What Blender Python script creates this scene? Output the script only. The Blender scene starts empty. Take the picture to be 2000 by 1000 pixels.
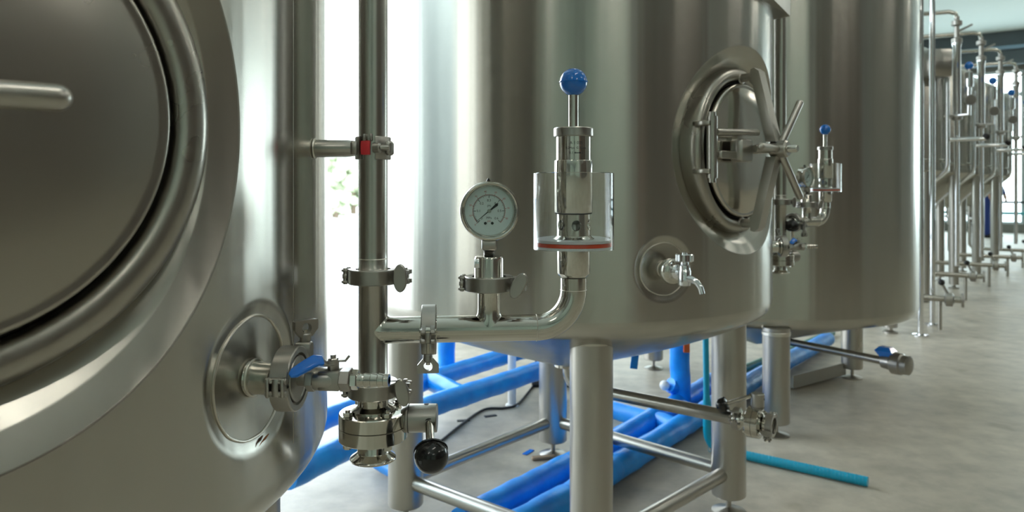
import bpy, math, random
from mathutils import Matrix, Vector, noise
PI = math.pi
rnd = random.Random(7)
sc = bpy.context.scene
COL = sc.collection

# ------------------------------------------------------------------ camera
cam_d = bpy.data.cameras.new('camera')
cam = bpy.data.objects.new('camera', cam_d)
COL.objects.link(cam)
F = 1430.0
cam_d.sensor_width = 36
cam_d.lens = 36 * F / 2000
cam_d.shift_y = -0.065
cam_d.clip_start = 0.02
cam_d.clip_end = 300
cam.location = (0, 0, 1)
cam.rotation_euler = (PI / 2, 0, 0)
cam_d.dof.use_dof = True
cam_d.dof.focus_distance = 0.87
cam_d.dof.aperture_fstop = 9.0
sc.camera = cam

# ------------------------------------------------------------------ view, world
sc.view_settings.view_transform = 'Standard'
sc.view_settings.look = 'None'
sc.view_settings.gamma = 1
sc.view_settings.use_curve_mapping = False
sc.view_settings.exposure = 0.18
w = bpy.data.worlds.new('overcast_sky')
sc.world = w
w.use_nodes = True
wn = w.node_tree.nodes
wl = w.node_tree.links
bg = wn['Background']
tc = wn.new('ShaderNodeTexCoord')
sep = wn.new('ShaderNodeSeparateXYZ')
ramp = wn.new('ShaderNodeValToRGB')
wl.new(tc.outputs['Generated'], sep.inputs[0])
wl.new(sep.outputs['Z'], ramp.inputs[0])
ramp.color_ramp.elements[0].position = 0.0
ramp.color_ramp.elements[0].color = (0.89, 0.95, 0.97, 1)
ramp.color_ramp.elements[1].position = 0.6
ramp.color_ramp.elements[1].color = (0.76, 0.89, 1.0, 1)
wl.new(ramp.outputs[0], bg.inputs[0])
bg.inputs[1].default_value = 6.0

# ------------------------------------------------------------------ hall frame (u along the tank row, v to the right)
UD = Vector((0.5839, 0.8118, 0)).normalized()
VD = Vector((UD.y, -UD.x, 0))
ORG = Vector((0.175, 2.26, 0))
HALL = Matrix(((UD.x, VD.x, 0, ORG.x), (UD.y, VD.y, 0, ORG.y), (0, 0, -1, 0), (0, 0, 0, 1)))
def H(u, v, z=0.0):
    p = ORG + UD * u + VD * v
    return Vector((p.x, p.y, z))
CEIL = 4.6
U0, U1, V0, V1 = -10.5, 18.5, -3.6, 7.5

def portal(u0, u1, v0, v1, z0, z1, inward):
    ld = bpy.data.lights.new('window_portal', 'AREA')
    ld.shape = 'RECTANGLE'
    a, b = H(u0, v0), H(u1, v1)
    ld.size = (b - a).length
    ld.size_y = z1 - z0
    ld.cycles.is_portal = True
    o = bpy.data.objects.new('window_portal', ld)
    COL.objects.link(o)
    c = (a + b) / 2
    c.z = (z0 + z1) / 2
    o.location = c
    o.rotation_euler = (inward).to_track_quat('-Z', 'Z').to_euler()
# openings of the hall: (u0,u1,z0,z1)
LEFT_OPEN = [(-9.2, -2.62, 0.6, 3.9), (-2.4, 3.4, 0.0, 4.0), (6.0, 8.5, 0.9, 3.4), (10.5, 13.0, 0.9, 3.4)]
RIGHT_OPEN = []
FAR_OPEN = [(-2.6, 0.9, 0.2, 3.75), (1.3, 6.9, 0.2, 3.75)]
for a in LEFT_OPEN: portal(a[0], a[1], V0 - .12, V0 - .12, a[2], a[3], VD)
for a in RIGHT_OPEN: portal(a[0], a[1], V1 + .12, V1 + .12, a[2], a[3], -VD)
for a in FAR_OPEN: portal(U1 + .12, U1 + .12, a[0], a[1], a[2], a[3], -UD)

# ------------------------------------------------------------------ materials
MATS = {}
def mat(name, color, rough=0.5, metal=0.0, **kw):
    m = bpy.data.materials.new(name)
    m.use_nodes = True
    nt = m.node_tree
    p = nt.nodes['Principled BSDF']
    p.inputs['Base Color'].default_value = (*color, 1)
    p.inputs['Roughness'].default_value = rough
    p.inputs['Metallic'].default_value = metal
    if 'spec' in kw: p.inputs['Specular IOR Level'].default_value = kw['spec']
    if 'trans' in kw: p.inputs['Transmission Weight'].default_value = kw['trans']
    if 'ior' in kw: p.inputs['IOR'].default_value = kw['ior']
    if 'coat' in kw: p.inputs['Coat Weight'].default_value = kw['coat']
    if 'emit' in kw:
        p.inputs['Emission Color'].default_value = (*kw['emit'], 1)
        p.inputs['Emission Strength'].default_value = kw['estr']
    sc_ = kw.get('scale', (1, 1, 1))
    if kw.get('var', 0) or kw.get('rvar', 0) or kw.get('bump', 0):
        t = nt.nodes.new('ShaderNodeTexCoord')
        mp = nt.nodes.new('ShaderNodeMapping')
        mp.inputs['Scale'].default_value = sc_
        nt.links.new(t.outputs['Object'], mp.inputs[0])
        n = nt.nodes.new('ShaderNodeTexNoise')
        n.inputs['Scale'].default_value = kw.get('nscale', 5)
        n.inputs['Detail'].default_value = kw.get('detail', 4)
        nt.links.new(mp.outputs[0], n.inputs[0])
        if kw.get('var', 0):
            mx = nt.nodes.new('ShaderNodeMix'); mx.data_type = 'RGBA'
            c2 = kw.get('color2', tuple(c * (1 - kw['var']) for c in color))
            mx.inputs[6].default_value = (*color, 1); mx.inputs[7].default_value = (*c2, 1)
            mr = nt.nodes.new('ShaderNodeMapRange')
            mr.inputs[1].default_value = .35; mr.inputs[2].default_value = .68
            nt.links.new(n.outputs[0], mr.inputs[0]); nt.links.new(mr.outputs[0], mx.inputs[0])
            nt.links.new(mx.outputs[2], p.inputs['Base Color'])
        if kw.get('rvar', 0):
            mr = nt.nodes.new('ShaderNodeMapRange')
            mr.inputs[1].default_value = .3; mr.inputs[2].default_value = .7
            mr.inputs[3].default_value = rough - kw['rvar']; mr.inputs[4].default_value = rough + kw['rvar']
            nt.links.new(n.outputs[0], mr.inputs[0]); nt.links.new(mr.outputs[0], p.inputs['Roughness'])
        if kw.get('bump', 0):
            b = nt.nodes.new('ShaderNodeBump')
            b.inputs['Strength'].default_value = kw['bump']; b.inputs['Distance'].default_value = kw.get('bdist', .002)
            nt.links.new(n.outputs[0], b.inputs['Height']); nt.links.new(b.outputs[0], p.inputs['Normal'])
    if kw.get('aniso', 0):
        p.inputs['Anisotropic'].default_value = kw['aniso']
        tg = nt.nodes.new('ShaderNodeTangent'); tg.direction_type = 'RADIAL'; tg.axis = 'Z'
        nt.links.new(tg.outputs[0], p.inputs['Tangent'])
        p.inputs['Anisotropic Rotation'].default_value = kw.get('arot', 0.0)
    MATS[name] = m
    return m

M_tank = mat('brushed_tank_steel', (.50, .485, .44), .24, 1, rvar=.03, scale=(10, 10, .08), nscale=1.6, detail=2, bump=.30, bdist=.006, aniso=.8, arot=.25)
M_recess = mat('satin_recess_steel', (.42, .40, .355), .30, 1, rvar=.05, nscale=6)
M_leg = mat('satin_leg_steel', (.46, .44, .40), .32, 1, rvar=.05, scale=(1, 1, .2), nscale=8)
M_pol = mat('polished_steel', (.58, .56, .51), .10, 1, rvar=.02, nscale=9)
M_mir = mat('mirror_steel', (.68, .66, .61), .05, 1)
M_pipe = mat('drawn_pipe_steel', (.45, .43, .39), .27, 1)
M_cast = mat('cast_clamp_steel', (.40, .385, .355), .33, 1, rvar=.05, nscale=40)
M_chrome = mat('chrome', (.80, .81, .83), .07, 1)
M_weld = mat('weld_bead_steel', (.70, .67, .60), .32, 1, bump=.5, nscale=220, bdist=.001)
M_ballblue = mat('blue_glossy_plastic', (.004, .17, .64), .13, 0, coat=.4)
M_handle = mat('blue_vinyl', (.004, .17, .70), .25, 0)
M_black = mat('black_bakelite', (.008, .008, .009), .13, 0)
M_rubber = mat('black_rubber', (.012, .012, .013), .5, 0)
M_red = mat('red_silicone', (.72, .04, .05), .5, 0)
M_redring = mat('red_gasket', (.85, .09, .03), .45, 0)
M_blue = mat('blue_pipe_wrap', (.006, .33, .95), .36, 0, var=.3, color2=(.004, .24, .82), nscale=14, bump=.55, bdist=.006, detail=3)
M_teal = mat('teal_plastic_pipe', (.005, .36, .56), .35, 0)
M_green = mat('green_plastic_pipe', (.02, .17, .12), .4, 0)
M_orange = mat('orange_plastic', (.75, .13, .02), .4, 0)
M_dial = mat('dial_white', (.80, .80, .82), .35, 0)
M_ink = mat('black_ink', (.015, .015, .018), .5, 0)
M_inkred = mat('red_ink', (.62, .12, .13), .5, 0)
M_greyink = mat('etched_mark', (.006, .006, .006), .7, 0)
M_dark = mat('dark_gap', (.02, .02, .02), .6, 0)
M_acryl = mat('clear_acrylic', (.98, 1, 1), .0, 0, trans=1, ior=1.38)
M_plate = mat('clear_base_plate', (.82, .87, .88), .18, 0, spec=.6)
M_wall = mat('painted_wall', (.22, .215, .19), .7, 0, var=.08, nscale=1.2)
M_ceil = mat('ceiling_panel_paint', (.80, .86, .82), .75, 0)
M_beam = mat('dark_grey_beam_paint', (.10, .12, .13), .6, 0)
M_frame = mat('white_window_frame', (.75, .80, .80), .45, 0)
M_dframe = mat('dark_window_frame', (.05, .07, .08), .4, 0)
M_tealbar = mat('teal_bar_paint', (.10, .42, .46), .5, 0)
M_white = mat('white_plastic', (.8, .8, .78), .4, 0)
M_wood = mat('brown_wood_offcut', (.30, .20, .12), .7, 0)
M_greyp = mat('grey_metal_offcut', (.42, .41, .38), .45, .3)
M_ext = mat('outdoor_paving', (.75, .76, .74), .8, 0)
M_navy = mat('navy_cloth', (.01, .03, .16), .8, 0)
M_skin = mat('skin', (.45, .27, .19), .6, 0)
M_hair = mat('dark_hair', (.02, .015, .012), .6, 0)
M_leaf = mat('haze_paled_foliage', (.50, .56, .38), .7, 0, var=.4, nscale=6)  # leaf green paled to put outdoor haze into the colour
M_bark = mat('tree_bark', (.16, .12, .08), .8, 0)
M_lamp = mat('lamp_diffuser', (.9, .9, .9), .5, 0, emit=(1, .96, .86), estr=26)
M_rust = mat('rust_stain', (.30, .11, .03), .6, .3)

# thin window glass
M_glass = bpy.data.materials.new('window_glass'); M_glass.use_nodes = True
nt = M_glass.node_tree; nt.nodes.clear()
_o = nt.nodes.new('ShaderNodeOutputMaterial'); _m = nt.nodes.new('ShaderNodeMixShader')
_t = nt.nodes.new('ShaderNodeBsdfTransparent'); _g = nt.nodes.new('ShaderNodeBsdfGlossy'); _f = nt.nodes.new('ShaderNodeFresnel')
_t.inputs[0].default_value = (.93, .98, .97, 1); _g.inputs['Roughness'].default_value = .02
_ge = nt.nodes.new('ShaderNodeNewGeometry'); _mt = nt.nodes.new('ShaderNodeMath'); _mt.operation = 'SUBTRACT'; _mt.use_clamp = True
nt.links.new(_f.outputs[0], _mt.inputs[0]); nt.links.new(_ge.outputs['Backfacing'], _mt.inputs[1])
nt.links.new(_mt.outputs[0], _m.inputs[0]); nt.links.new(_t.outputs[0], _m.inputs[1]); nt.links.new(_g.outputs[0], _m.inputs[2]); nt.links.new(_m.outputs[0], _o.inputs[0])

# concrete floor
M_floor = bpy.data.materials.new('polished_concrete'); M_floor.use_nodes = True
nt = M_floor.node_tree; p = nt.nodes['Principled BSDF']
t = nt.nodes.new('ShaderNodeTexCoord')
def nz(scale, det, lo, hi, ca, cb):
    n = nt.nodes.new('ShaderNodeTexNoise'); n.inputs['Scale'].default_value = scale; n.inputs['Detail'].default_value = det
    n.inputs['Roughness'].default_value = .6
    nt.links.new(t.outputs['Object'], n.inputs[0])
    r = nt.nodes.new('ShaderNodeValToRGB'); r.color_ramp.elements[0].position = lo; r.color_ramp.elements[1].position = hi
    r.color_ramp.elements[0].color = ca; r.color_ramp.elements[1].color = cb
    nt.links.new(n.outputs[0], r.inputs[0]); return n, r
n1, r1 = nz(1.6, 8, .36, .66, (.40, .355, .275, 1), (.55, .495, .40, 1))
n2, r2 = nz(9, 6, .33, .62, (.78, .78, .78, 1), (1.05, 1.05, 1.05, 1))
n3, r3 = nz(3.1, 3, .62, .70, (1, 1, 1, 1), (.80, .78, .74, 1))
mx = nt.nodes.new('ShaderNodeMix'); mx.data_type = 'RGBA'; mx.blend_type = 'MULTIPLY'; mx.inputs[0].default_value = 1
nt.links.new(r1.outputs[0], mx.inputs[6]); nt.links.new(r2.outputs[0], mx.inputs[7])
mx2 = nt.nodes.new('ShaderNodeMix'); mx2.data_type = 'RGBA'; mx2.blend_type = 'MULTIPLY'; mx2.inputs[0].default_value = 1
nt.links.new(mx.outputs[2], mx2.inputs[6]); nt.links.new(r3.outputs[0], mx2.inputs[7])
nt.links.new(mx2.outputs[2], p.inputs['Base Color'])
rr = nt.nodes.new('ShaderNodeMapRange'); rr.inputs[3].default_value = .30; rr.inputs[4].default_value = .62
nt.links.new(n1.outputs[0], rr.inputs[0]); nt.links.new(rr.outputs[0], p.inputs['Roughness'])
b = nt.nodes.new('ShaderNodeBump'); b.inputs['Strength'].default_value = .15; b.inputs['Distance'].default_value = .004
nt.links.new(n2.outputs[0], b.inputs['Height']); nt.links.new(b.outputs[0], p.inputs['Normal'])

# ------------------------------------------------------------------ mesh builder
def T(x, y, z): return Matrix.Translation((x, y, z))
def RZ(a): return Matrix.Rotation(a, 4, 'Z')
def RX(a): return Matrix.Rotation(a, 4, 'X')
def RY(a): return Matrix.Rotation(a, 4, 'Y')
def frame(o, zax, xh=(1, 0, 0)):
    z = Vector(zax).normalized(); x = Vector(xh); x = (x - z * x.dot(z))
    if x.length < 1e-5: x = Vector((0, 1, 0)) - z * z.y
    x.normalize(); y = z.cross(x)
    m = Matrix((x, y, z)).transposed().to_4x4(); m.translation = Vector(o); return m

class MB:
    def __init__(s, M=None):
        s.v = []; s.f = []; s.M = M or Matrix()
    def add(s, vs, fs, M=None):
        A = s.M @ M if M is not None else s.M
        n = len(s.v)
        s.v += [A @ Vector(v) for v in vs]
        s.f += [[i + n for i in f] for f in fs]
        return s
    def lathe(s, prof, n=40, M=None, a0=0, a1=2 * PI, cap=True):
        full = abs(a1 - a0 - 2 * PI) < 1e-6
        k = n if full else n + 1
        vs = []; fs = []
        for i in range(k):
            a = a0 + (a1 - a0) * i / n
            for r, z in prof: vs.append((r * math.cos(a), r * math.sin(a), z))
        m = len(prof)
        for i in range(n):
            j = (i + 1) % k
            for q in range(m - 1):
                fs.append([i * m + q, j * m + q, j * m + q + 1, i * m + q + 1])
        if full and cap:
            if prof[0][0] > 1e-6: fs.append([i * m for i in range(k)][::-1])
            if prof[-1][0] > 1e-6: fs.append([i * m + m - 1 for i in range(k)])
        if not full:
            fs.append(list(range(m))[::-1]); fs.append([n * m + q for q in range(m)])
        return s.add(vs, fs, M)
    def cyl(s, r, z0, z1, n=28, M=None, bev=0.0):
        if bev: pr = [(r - bev, z0), (r, z0 + bev), (r, z1 - bev), (r - bev, z1)]
        else: pr = [(r, z0), (r, z1)]
        return s.lathe(pr, n, M)
    def sphere(s, r, c=(0, 0, 0), n=28, M=None):
        pr = [(r * math.sin(PI * i / 14), -r * math.cos(PI * i / 14)) for i in range(15)]
        pr[0] = (0, -r); pr[-1] = (0, r)
        A = T(*c) if M is None else M @ T(*c)
        return s.lathe(pr, n, A, cap=False)
    def torus(s, R, r, n=48, m=10, M=None):
        pr = [(R + r * math.cos(2 * PI * i / m), r * math.sin(2 * PI * i / m)) for i in range(m)]
        pr.append(pr[0])
        return s.lathe(pr, n, M, cap=False)
    def box(s, x0, x1, y0, y1, z0, z1, M=None, bev=0.0):
        if bev <= 0:
            vs = [(x, y, z) for x in (x0, x1) for y in (y0, y1) for z in (z0, z1)]
            return s.add(vs, [[0, 1, 3, 2], [4, 6, 7, 5], [0, 4, 5, 1], [2, 3, 7, 6], [0, 2, 6, 4], [1, 5, 7, 3]], M)
        o = [(x0 + bev, y0), (x1 - bev, y0), (x1, y0 + bev), (x1, y1 - bev), (x1 - bev, y1), (x0 + bev, y1), (x0, y1 - bev), (x0, y0 + bev)]
        cx, cy = (x0 + x1) / 2, (y0 + y1) / 2
        def ins(o): return [(x + (bev if x < cx else -bev) * .7, y + (bev if y < cy else -bev) * .7) for x, y in o]
        L = [(ins(o), z0), (o, z0 + bev), (o, z1 - bev), (ins(o), z1)]
        return s.loft([[(x, y, z) for x, y in q] for q, z in L], M)
    def loft(s, rings, M=None, cap=True, closed=True):
        n = len(rings[0]); vs = [v for r in rings for v in r]; fs = []
        for k in range(len(rings) - 1):
            for i in range(n if closed else n - 1):
                j = (i + 1) % n
                fs.append([k * n + i, k * n + j, (k + 1) * n + j, (k + 1) * n + i])
        if cap: fs.append(list(range(n))[::-1]); fs.append([(len(rings) - 1) * n + i for i in range(n)])
        return s.add(vs, fs, M)
    def prism(s, o, z0, z1, M=None, bev=0.0):
        if not bev: return s.loft([[(x, y, z0) for x, y in o], [(x, y, z1) for x, y in o]], M)
        cx = sum(x for x, y in o) / len(o); cy = sum(y for x, y in o) / len(o)
        def ins(o): 
            q = []
            for x, y in o:
                d = math.hypot(x - cx, y - cy) or 1
                q.append((x - (x - cx) / d * bev, y - (y - cy) / d * bev))
            return q
        return s.loft([[(x, y, z0) for x, y in ins(o)], [(x, y, z0 + bev) for x, y in o], [(x, y, z1 - bev) for x, y in o], [(x, y, z1) for x, y in ins(o)]], M)
    def tube(s, pts, r, n=20, M=None, cap=True, round_end=False):
        pts = [Vector(p) for p in pts]
        rs = r if isinstance(r, (list, tuple)) else [r] * len(pts)
        rings = []; up = None
        for i, p in enumerate(pts):
            d = (pts[min(i + 1, len(pts) - 1)] - pts[max(i - 1, 0)]).normalized()
            if up is None:
                up = d.orthogonal().normalized()
            up = (up - d * up.dot(d)).normalized(); sd = d.cross(up)
            rings.append([tuple(p + (up * math.cos(2 * PI * k / n) + sd * math.sin(2 * PI * k / n)) * rs[i]) for k in range(n)])
        return s.loft(rings, M, cap)
    def rod(s, a, b, r, n=16, M=None, rnd_end=True):
        a = Vector(a); b = Vector(b); d = (b - a).normalized()
        if not rnd_end: return s.tube([a, b], r, n, M)
        P = [a]; R = [r]
        for k in range(6):
            q = k / 5 * PI / 2
            P.append(b - d * r + d * r * math.sin(q)); R.append(max(r * math.cos(q), r * .03))
        return s.tube(P, R, n, M)
    def hexn(s, r, z0, z1, M=None, n=6):
        o = [(r * math.cos(2 * PI * i / n), r * math.sin(2 * PI * i / n)) for i in range(n)]
        return s.prism(o, z0, z1, M, bev=min(.0008, (z1 - z0) * .2))

def arc(c, r, a0, a1, n, ax=(1, 0, 0), ay=(0, 0, 1)):
    c = Vector(c); ax = Vector(ax); ay = Vector(ay)
    return [c + ax * r * math.cos(a0 + (a1 - a0) * i / n) + ay * r * math.sin(a0 + (a1 - a0) * i / n) for i in range(n + 1)]

def link_mesh(name, mb, m, parent=None, smooth=True, ang=38):
    inv = parent['_inv'] if parent is not None and '_inv' in parent else None
    me = bpy.data.meshes.new(name)
    vs = mb.v
    if parent is not None:
        I = WINV[parent.name]
        vs = [I @ v for v in vs]
    me.from_pydata([tuple(v) for v in vs], [], mb.f)
    me.validate()
    if smooth:
        me.shade_smooth()
        me.set_sharp_from_angle(angle=math.radians(ang))
    me.materials.append(m)
    o = bpy.data.objects.new(name, me)
    COL.objects.link(o)
    if parent is not None:
        o.parent = parent
        WINV[o.name] = WINV[parent.name]
    else:
        WINV[o.name] = Matrix()
    return o
WINV = {}
def thing(name, label, cat, M=None, group=None):
    o = bpy.data.objects.new(name, None)
    o.empty_display_size = .05
    COL.objects.link(o)
    M = M if M is not None else Matrix()
    o.matrix_world = M
    WINV[o.name] = M.inverted()
    o['label'] = label; o['category'] = cat
    if group: o['group'] = group
    return o
def part(name, mb, m, parent, label=None, **kw):
    o = link_mesh(name, mb, m, parent, **kw)
    if label: o['label'] = label
    return o
def single(name, mb, m, label, cat, group=None, base=None, **kw):
    # a one-mesh thing with its origin at its base
    zs = [v.z for v in mb.v]; c = Vector((sum(v.x for v in mb.v) / len(mb.v), sum(v.y for v in mb.v) / len(mb.v), min(zs)))
    mb.v = [v - c for v in mb.v]
    o = link_mesh(name, mb, m, None, **kw)
    o.location = c
    o['label'] = label; o['category'] = cat
    if group: o['group'] = group
    return o
def struct(name, mb, m, parent=None, **kw):
    o = link_mesh(name, mb, m, parent, smooth=kw.get('smooth', False))
    if parent is None: o['kind'] = 'structure'
    return o
def text_mb(s, size, M, align='CENTER', depth=.0, bold=0.0):
    c = bpy.data.curves.new('lettering', 'FONT'); c.body = s; c.size = size; c.align_x = align; c.align_y = 'CENTER'
    c.resolution_u = 3; c.offset = bold
    o = bpy.data.objects.new('lettering', c); COL.objects.link(o)
    bpy.context.view_layer.update()
    me = bpy.data.meshes.new_from_object(o.evaluated_get(bpy.context.evaluated_depsgraph_get()))
    mb = MB(); mb.add([v.co[:] for v in me.vertices], [list(pl.vertices) for pl in me.polygons], M)
    bpy.data.objects.remove(o); bpy.data.curves.remove(c); bpy.data.meshes.remove(me)
    return mb
def P(px, py, y):
    return Vector(((px - 1000) / F * y, y, 1 - (py - 370) / F * y))
def FP(px, py, h=0.0):
    return P(px, py, (1 - h) * F / (py - 370))

# ------------------------------------------------------------------ the hall
def hb(mb, u0, u1, v0, v1, z0, z1):
    # box in hall coordinates
    vs = [H(u, v, z) for u in (u0, u1) for v in (v0, v1) for z in (z0, z1)]
    mb.add(vs, [[0, 1, 3, 2], [4, 6, 7, 5], [0, 4, 5, 1], [2, 3, 7, 6], [0, 2, 6, 4], [1, 5, 7, 3]])
    return mb
struct('floor', hb(MB(), U0 - .2, U1 + .2, V0 - .2, V1 + .2, -.1, 0), M_floor)
struct('ceiling', hb(MB(), U0 - .2, U1 + .2, V0 - .2, V1 + .2, CEIL, CEIL + .15), M_ceil)
def wall_u(name, v, opens, th):
    mb = MB(); v0, v1 = (v - th, v) if v < 0 else (v, v + th)
    u = U0
    for a in opens:
        hb(mb, u, a[0], v0, v1, 0, CEIL)
        if a[2] > 0: hb(mb, a[0], a[1], v0, v1, 0, a[2])
        hb(mb, a[0], a[1], v0, v1, a[3], CEIL)
        u = a[1]
    hb(mb, u, U1, v0, v1, 0, CEIL)
    struct(name, mb, M_wall)
wall_u('wall_left', V0, LEFT_OPEN, .2)
wall_u('wall_right', V1, RIGHT_OPEN, .2)
mb = MB(); v = V0 - .2
for a in FAR_OPEN:
    hb(mb, U1, U1 + .2, v, a[0], 0, CEIL)
    hb(mb, U1, U1 + .2, a[0], a[1], 0, a[2]); hb(mb, U1, U1 + .2, a[0], a[1], a[3], CEIL); v = a[1]
hb(mb, U1, U1 + .2, v, V1 + .2, 0, CEIL)
struct('wall_back', mb, M_wall)
struct('wall_front', hb(MB(), U0 - .2, U0, V0 - .2, V1 + .2, 0, CEIL), M_wall)
struct('trim_1', hb(MB(), U1 - .35, U1 - .02, V0, V1, 3.85, CEIL), M_beam)
struct('trim_2', hb(MB(), U1 - .45, U1 - .36, V0, V1, 4.18, 4.26), mat('blue_grey_conduit', (.25, .36, .46), .5, 0))
wi = 0
def window(kind, a, b, z0, z1, nmull, rails, fm):
    """window from hall point a to b"""
    global wi
    wi += 1
    A, B = a, b
    d = (B - A); L = d.length; d.normalize(); nrm = Vector((-d.y, d.x, 0))
    Mw = Matrix((d, nrm, (0, 0, 1))).transposed().to_4x4(); Mw.translation = A
    mb = MB(Mw); t = .035
    mb.box(0, L, -.03, .03, z0, z0 + .05); mb.box(0, L, -.03, .03, z1 - .05, z1)
    mb.box(0, .05, -.03, .03, z0 + .05, z1 - .05); mb.box(L - .05, L, -.03, .03, z0 + .05, z1 - .05)
    root = struct('window_%d' % wi, mb, fm)
    m2 = MB(Mw)
    xs = [L * i / (nmull + 1) for i in range(1, nmull + 1)]
    for x in xs: part('mullion', MB(Mw).box(x - .02, x + .02, -.025, .025, z0 + .05, z1 - .05), fm, root, smooth=False)
    for zz, hh in rails: part('transom', MB(Mw).box(.05, L - .05, -.028, .028, zz - hh, zz + hh), fm, root, smooth=False)
    xs = [.05] + xs + [L - .05]
    for i in range(len(xs) - 1):
        g = MB(Mw); g.box(xs[i] + .02, xs[i + 1] - .02, -.004, .004, z0 + .05, z1 - .05)
        part('pane', g, M_glass, root, smooth=False)
for i, a in enumerate(LEFT_OPEN):
    if i == 1: continue
    window('l', H(a[0], V0 - .1), H(a[1], V0 - .1), a[2], a[3], 2, [(2.2, .02)], M_frame)
for a in RIGHT_OPEN: window('r', H(a[0], V1 + .1), H(a[1], V1 + .1), a[2], a[3], 2, [(2.2, .02)], M_frame)
for a in FAR_OPEN: window('f', H(U1 + .1, a[0]), H(U1 + .1, a[1]), a[2], a[3], 3 if a[1] > 2 else 2, [(3.2, .05)], M_frame)
# roller door frame of the big open doorway on the left
a = LEFT_OPEN[1]
mb = MB(); hb(mb, a[0] - .08, a[0], V0 - .22, V0 + .03, 0, a[3]); hb(mb, a[1], a[1] + .08, V0 - .22, V0 + .03, 0, a[3]); hb(mb, a[0] - .08, a[1] + .08, V0 - .22, V0 + .05, a[3], a[3] + .25)
struct('door_1', mb, M_frame)
# rails across the far glazing
struct('trim_3', hb(MB(), U1 - .08, U1 - .02, V0, V1, .68, .73), M_dframe)
struct('trim_4', hb(MB(), U1 - .08, U1 - .02, V0, V1, .42, .48), M_tealbar)
# unseen columns and brown door added along the aisle wall for the tanks' reflections
M_addcol = mat('added_column_grey', (.30, .31, .30), .6, 0)
M_adddoor = mat('added_door_brown', (.26, .13, .08), .5, 0)
for k, u in enumerate((-9.6, -3.6, -1.2, 2.2, 8.0, 13.5)):
    struct('trim_%d' % (5 + k), hb(MB(), u - .22, u + .22, V1 - .40, V1, 0, CEIL), M_addcol)
M_reflpart = mat('reflection_partition_brown', (.085, .062, .045), .55, 0)
struct('trim_13', hb(MB(), -2.6, 1.9, V1 - .62, V1 - .42, 0, 3.3), M_reflpart)  # unseen partition added to put a dark brown tone into the tank reflections
dr_ = struct('added_door', hb(MB(), -3.4, -2.7, V1 - .06, V1 - .005, 0, 2.2), M_adddoor)  # unseen door added for a brown band in the tank reflections
part('handle', hb(MB(), -2.86, -2.82, V1 - .12, V1 - .06, .95, 1.15), M_frame, dr_, smooth=False)
M_reflpale = mat('reflector_pale_green', (.60, .68, .60), .6, 0)  # unseen panels added to reflect a soft green band in the tanks
struct('trim_11', hb(MB(), U0 + .2, -3.9, V1 - .06, V1 - .01, 0, CEIL), M_reflpale)
struct('trim_12', hb(MB(), U0 + .01, U0 + .06, 2.6, V1 - .1, 0, CEIL), M_reflpale)
# outdoors
g = MB(); g.add([H(-60, -80, -.03), H(80, -80, -.03), H(80, V0 - .19, -.03), H(-60, V0 - .19, -.03)], [[0, 1, 2, 3]])
g.add([H(U1 + .19, V0 - .19, -.03), H(80, V0 - .19, -.03), H(80, 60, -.03), H(U1 + .19, 60, -.03)], [[0, 1, 2, 3]])
g.add([H(-60, V1 + .19, -.03), H(U1 + .19, V1 + .19, -.03), H(U1 + .19, 60, -.03), H(-60, 60, -.03)], [[0, 1, 2, 3]])
struct('ground', g, M_ext)
struct('added_wall_outside', hb(MB(), -18, -4.9, -6.8, -6.6, 0, 4.6), mat('added_outdoor_wall_grey', (.42, .43, .44), .8, 0))  # unseen wall added so the tank reflects the left window less brightly

def ceiling_lamp(u, v, k):
    c = H(u, v, CEIL - .45)
    M = Matrix.Translation(c) @ RZ(math.atan2(UD.y, UD.x))
    root = thing('ceiling_lamp', 'long slim white lamp under the ceiling, %s' % k, 'lamp', M, 'linear lamps under the ceiling')
    part('housing', MB(M).box(-.75, .75, -.06, .06, .02, .07, bev=.008), M_frame, root)
    part('diffuser', MB(M).box(-.72, .72, -.05, .05, 0, .02, bev=.006), M_lamp, root)
    for x in (-.6, .6): part('hanger_wire', MB(M).cyl(.003, .07, .45, 6, T(x, 0, 0)), M_rubber, root)
for u, k in ((-5.5, 'behind the camera over the aisle'), (-1.5, 'right above the camera'), (2.5, 'over the aisle beside the far plain tank'), (6.5, 'over the aisle beside the nearest fermenter'), (10.5, 'over the aisle past the last fermenter'), (14.5, 'over the aisle nearest the bright end windows')): ceiling_lamp(u, 2.2, k)
for u, k in ((-4, 'behind the camera along the right wall'), (0.5, 'along the right wall level with the camera'), (5, 'along the right wall by its middle window'), (9.5, 'along the right wall by its last window')): ceiling_lamp(u, 5.6, k)

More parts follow.
